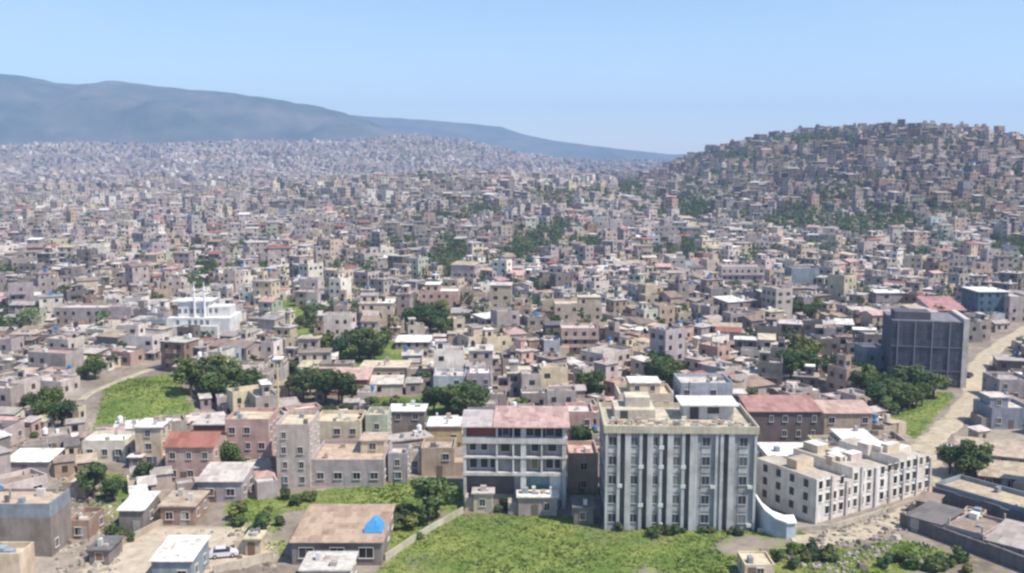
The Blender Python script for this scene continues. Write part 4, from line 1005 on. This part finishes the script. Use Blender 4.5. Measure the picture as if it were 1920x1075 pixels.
for i, (x, y, s) in enumerate(sc_tree):
    if NT[0] < 298 and y < 480:
        px, py = proj(x, y, h(x, y)+3); w_ = where(px, py); plant('tree' if s > .6 else 'bush', x, y, s if s > .6 else s*2, ('scattered green tree ' if s > .6 else 'scattered small bush ')+w_, 'scattered greenery '+w_)
    else:
        b = GREENS[i % 4]; d = y
        n = 110 if d < 700 else 60 if d < 1300 else 26; sz = .55 if d < 700 else .75 if d < 1300 else 1.3
        leaf_crown(woods, x, y, h(x, y)+4.2*s, 3.6*s, 3.0*s, n, sz, tuple(q*rg2.uniform(.8, 1.2) for q in b), 7, rg2)
        woods.tube((x, y, h(x, y)-1), (x, y, h(x, y)+3*s), .25, .15, (.1, .08, .06), BARK, 4, False)
tag(woods.build('distant_trees'), 'dark trees scattered through the far town and along the hill crest', 'trees', kind='stuff')

# individual houses, with labels that single each out
def desc(s):
    k = {1: 'one-storey', 2: 'two-storey', 3: 'three-storey', 4: 'four-storey'}[s['n']]
    rf = {'flat': 'flat', 'slab': 'overhanging', 'shed': 'sloping', 'gable': 'gabled'}[s['kind']]
    return f"{k} {s['wn']} house, {rf} {s['rn']} roof"
items = []
for t in ind: items.append([desc(t[0]), where(t[5], t[6]), t])
from collections import defaultdict
grp = defaultdict(list)
for it in items: grp[it[0]+' '+it[1]].append(it)
ORD = ['first', 'second', 'third', 'fourth', 'fifth', 'sixth', 'seventh', 'eighth']
KIND = {'flat': 'flat_roofed_house', 'slab': 'slab_roofed_house', 'shed': 'lean_to_house', 'gable': 'gabled_house'}
tanks = []
for key, L in grp.items():
    L.sort(key=lambda it: it[2][5])
    for i, it in enumerate(L):
        s, ox, oy, z, a, px, py, x, y = it[2]
        lab = it[0]+' '+it[1]
        if len(L) > 1: lab += f", {ORD[min(i, 7)]} from left" 
        ws = lab.split()
        if len(ws) > 16: lab = ' '.join(lab.replace(' well', '').replace(' and ', ' ').split()[:16])
        root = empty(KIND[s['kind']], (ox, oy, z), a); sk = Sink(root); emit_house(s, sk, 1 if y < 215 else 0); sk.flush()
        tag(root, lab, 'house', 'houses of the nearer town')
        if s['kind'] in ('flat', 'slab') and rnd.random() < .42 and y < 300:
            H = z+s['n']*s['fh']+(.22 if s['kind'] == 'slab' else 0); v = rnd.uniform(.6, .85)*s['d']; u = rnd.choice([-.34, .34])*s['w']
            if s.get('upper'): continue
            tanks.append((ox+u*math.cos(a)-v*math.sin(a), oy+u*math.sin(a)+v*math.cos(a), H, lab.split(' house')[0], it[1], px))
def tank_proto(c):
    m = MB(); m.tube((0, 0, .45), (0, 0, 1.45), .55, .55, c, PAINT, 14); m.tube((0, 0, 1.45), (0, 0, 1.65), .55, .2, c, PAINT, 14); m.tube((0, 0, 1.65), (0, 0, 1.75), .2, .2, c, PAINT, 8)
    r = empty('water_tank', (0, 0, 0)); m.build('barrel', r)
    s = MB()
    for sx in (-.4, .4):
        for sy in (-.4, .4): s.box(sx-.05, sx+.05, sy-.05, sy+.05, 0, .4, (.25, .25, .25), PAINT)
    s.box(-.55, .55, -.55, .55, .4, .449, (.25, .25, .25), PAINT, bot=True); s.build('stand', r); return r
TC = [('white', (.75, .75, .75)), ('black', (.03, .03, .035)), ('blue', (.05, .16, .4))]; TP = {}
for (x, y, z, own, w_, px) in tanks:
    n_, c_ = rnd.choice(TC)
    if n_ not in TP: TP[n_] = q = tank_proto(c_)
    else:
        p = TP[n_]; q = p.copy(); COL.objects.link(q)
        for ch in p.children: c = ch.copy(); COL.objects.link(c); c.parent = q
    q.location = (x, y, z); lab = f"{n_} tank on {own} house {w_}"
    if len(lab.split()) > 16: lab = lab.replace('well ', '').replace(' and ', ' ')
    tag(q, ' '.join(lab.split()[:16]), 'water tank', 'rooftop water tanks')

# ------------------------------------------------------------------ grass and weeds of the field
G = MB(); rg3 = random.Random(9)
def bb(P): return min(p[0] for p in P), max(p[0] for p in P), min(p[1] for p in P), max(p[1] for p in P)
for P, dens in zip(GRASS, (3.2, 2.0, 3.2, 2.0, 2.5, 2.5, 2.0, 1.2, .8, .8, .4, 2.0)):
    x0, x1, y0, y1 = bb(P)
    for i in range(min(16000, int((x1-x0)*(y1-y0)*dens))):
        x, y = rg3.uniform(x0, x1), rg3.uniform(y0, y1)
        if not inpoly(x, y, P): continue
        if y < 200 and mnz.noise((x*.10, y*.09, 1.0)) < -.36: continue
        pt = 1.5*mnz.noise((x*.07, y*.06, 9.0))+.3*math.sin(x*.21+math.sin(y*.13)*2)*math.sin(y*.17+x*.05)+.5*math.sin(x*.8)*math.sin(y*.9); z = h(x, y); k = .2+.18*max(0, pt)
        c = ((.175, .235, .068) if pt > -.4 else (.25, .26, .11)) if pt < .6 else (.125, .18, .055)
        for j in range(3):
            a = rg3.uniform(0, 3.14); w = rg3.uniform(.12, .3); hh = k*rg3.uniform(.5, 1.2); lx = rg3.uniform(-.3, .3); q = rg3.uniform(.88, 1.12)
            X, Y = x+rg3.uniform(-.3, .3), y+rg3.uniform(-.3, .3)
            G.poly([(X-w*math.cos(a), Y-w*math.sin(a), z-.05), (X+w*math.cos(a), Y+w*math.sin(a), z-.05), (X+lx, Y+rg3.uniform(-.3, .3), z+hh)], tuple(v*q for v in c), LEAF)
tag(G.build('grass'), 'rough green grass and weeds on the open ground', 'grass', kind='stuff')
# rubble and stones on the bare slopes
S = MB()
for P, n in ((wp([(105, 1090), (110, 895), (215, 890), (225, 1090)]), 1500), (wp([(1450, 1060), (1560, 985), (1760, 930), (1760, 960), (1600, 1080)]), 1500), (wp([(0, 890), (0, 780), (180, 780), (150, 890)]), 700), (wp([(300, 1000), (500, 990), (520, 1070), (300, 1090)]), 160)):
    x0, x1, y0, y1 = bb(P)
    for i in range(n):
        x, y = rg3.uniform(x0, x1), rg3.uniform(y0, y1)
        if not inpoly(x, y, P): continue
        s_ = rg3.uniform(.12, .5)*(1+(rg3.random() < .06)); S.at(x, y, h(x, y), rg3.uniform(0, 3)); e = s_*.3
        c = var(rg3.choice([(.42, .38, .33), (.30, .26, .22), (.5, .46, .41), (.22, .19, .17)])); b0 = [(-s_, -s_*.7), (s_, -s_*.8), (s_*.9, s_*.7), (-s_*.8, s_*.8)]; t0 = [(p[0]*.6+e*.2, p[1]*.6) for p in b0]
        S.poly([(*p, s_*.7) for p in t0], c, WALL)
        for k in range(4): j = (k+1) % 4; S.poly([(*b0[k], -.2), (*b0[j], -.2), (*t0[j], s_*.7), (*t0[k], s_*.7)], c, WALL)
tag(S.build('rubble'), 'loose stones and rubble on bare ground', 'rubble', kind='stuff')

# ------------------------------------------------------------------ hills far away
def skyz(px, py, Y): dx, dy, dz = ray(px, py); return dx/dy*Y, CH+dz/dy*Y
def hills(name, prof, Y, depth, seed, amp):
    rg = random.Random(seed); ph = [(rg.uniform(.8, 9), rg.uniform(0, 6), rg.uniform(0, 6)) for _ in range(10)]
    pr = [skyz(px, py, Y) for px, py in prof]; V = []; Fc = []; nx, ny = 240, 40
    x0, x1 = pr[0][0], pr[-1][0]
    from mathutils import noise as mn, Vector
    for j in range(ny):
        v = j/(ny-1)*2-1
        for i in range(nx):
            u = i/(nx-1); x = x0+(x1-x0)*u; z = lerp_tab(pr, x); f = max(0, 1-abs(v)**1.5)
            nz = mn.fractal(Vector((x*.0011, v*2.2+seed, seed)), 1.0, 2.0, 6)
            rid = 1-abs(mn.noise(Vector((x*.0019+seed, v*.9, 3))))*1.2
            zz = z*f+amp*nz*(1-f)*f*3+amp*.9*(rid-.6)*f*(1-f)*2+amp*.05*mn.noise(Vector((x*.01, v*6, seed)))*f
            V.append((x*(1+v*depth/Y*.5), Y+v*depth, max(-4, zz) if f > .02 else -6))
    for j in range(ny-1):
        for i in range(nx-1): a = j*nx+i; Fc.append((a, a+1, a+nx+1, a+nx))
    me = bpy.data.meshes.new(name); me.from_pydata(V, [], Fc); me.materials.append(HM); me.polygons.foreach_set('use_smooth', [True]*len(Fc))
    o = bpy.data.objects.new(name, me); COL.objects.link(o); tag(o, kind='structure')
HM = mat_hills()
hills('hills', [(-500, 140), (-200, 150), (-60, 138), (0, 141), (60, 146), (110, 156), (150, 160), (200, 151), (260, 156), (330, 167), (400, 170), (470, 180), (540, 191), (600, 208), (660, 228), (740, 255), (840, 285), (900, 305)], 5200, 1300, 2, 190)
hills('hills', [(300, 300), (480, 240), (600, 212), (680, 218), (780, 224), (870, 231), (940, 238), (980, 252), (1040, 264), (1100, 272), (1180, 282), (1260, 290), (1340, 287), (1400, 296), (1500, 300), (1700, 303), (2000, 296), (2400, 285)], 6600, 1300, 5, 60)

# ------------------------------------------------------------------ air, sky, sun
m = bpy.data.materials.new('haze'); m.use_nodes = True; nt = m.node_tree; nt.nodes.remove(nt.nodes['Principled BSDF'])
pv = nt.nodes.new('ShaderNodeVolumePrincipled'); pv.inputs['Color'].default_value = (.44, .64, 1.0, 1); pv.inputs['Density'].default_value = HAZE = 1.6e-4; pv.inputs['Anisotropy'].default_value = .1
nt.links.new(pv.outputs[0], nt.nodes['Material Output'].inputs['Volume'])
hz = MB(); hz.box(-7600, 7600, -100, 8300, -8, 520, (1, 1, 1), 0, bot=True)
me = bpy.data.meshes.new('haze'); me.from_pydata(hz.v, [], hz.f); me.materials.append(m); o = bpy.data.objects.new('haze', me); COL.objects.link(o); tag(o, kind='stuff')

EL, AZ = 56, 118         # sun azimuth: degrees clockwise from the view direction (+Y)
sd = (math.sin(R(AZ))*math.cos(R(EL)), math.cos(R(AZ))*math.cos(R(EL)), math.sin(R(EL)))
L = bpy.data.lights.new('sun', 'SUN'); L.energy = 4.6; L.angle = R(.53); L.color = (1, .92, .80)
lo = bpy.data.objects.new('sun', L); COL.objects.link(lo)
from mathutils import Vector
lo.rotation_euler = Vector(sd).to_track_quat('Z', 'Y').to_euler()
w = bpy.data.worlds.new('World'); sc.world = w; w.use_nodes = True; nt = w.node_tree
sky = nt.nodes.new('ShaderNodeTexSky'); sky.sky_type = 'NISHITA'; sky.sun_disc = False; sky.sun_elevation = R(EL); sky.sun_rotation = R(AZ); sky.air_density = 1.0; sky.dust_density = .2; sky.ozone_density = 3.6
tc = nt.nodes.new('ShaderNodeTexCoord'); mp = nt.nodes.new('ShaderNodeMapping'); mp.inputs['Scale'].default_value = (1.6, 1.6, 11)
nt.links.new(tc.outputs['Generated'], mp.inputs['Vector']); cf = ramp(nt, noise(nt, mp.outputs[0], 1.7, 6, .6), [(.5, (0, 0, 0)), (.78, (.22, .22, .22))])
nt.links.new(mixc(nt, sky.outputs[0], (5.6, 6.0, 6.4), cf), nt.nodes['Background'].inputs[0]); nt.nodes['Background'].inputs[1].default_value = .12
vs = sc.view_settings; vs.view_transform = 'Standard'; vs.look = 'None'; vs.gamma = 1; vs.exposure = .5; vs.use_curve_mapping = False
sc.render.engine = 'CYCLES'; sc.cycles.volume_bounces = 1; sc.cycles.filter_width = 2.5
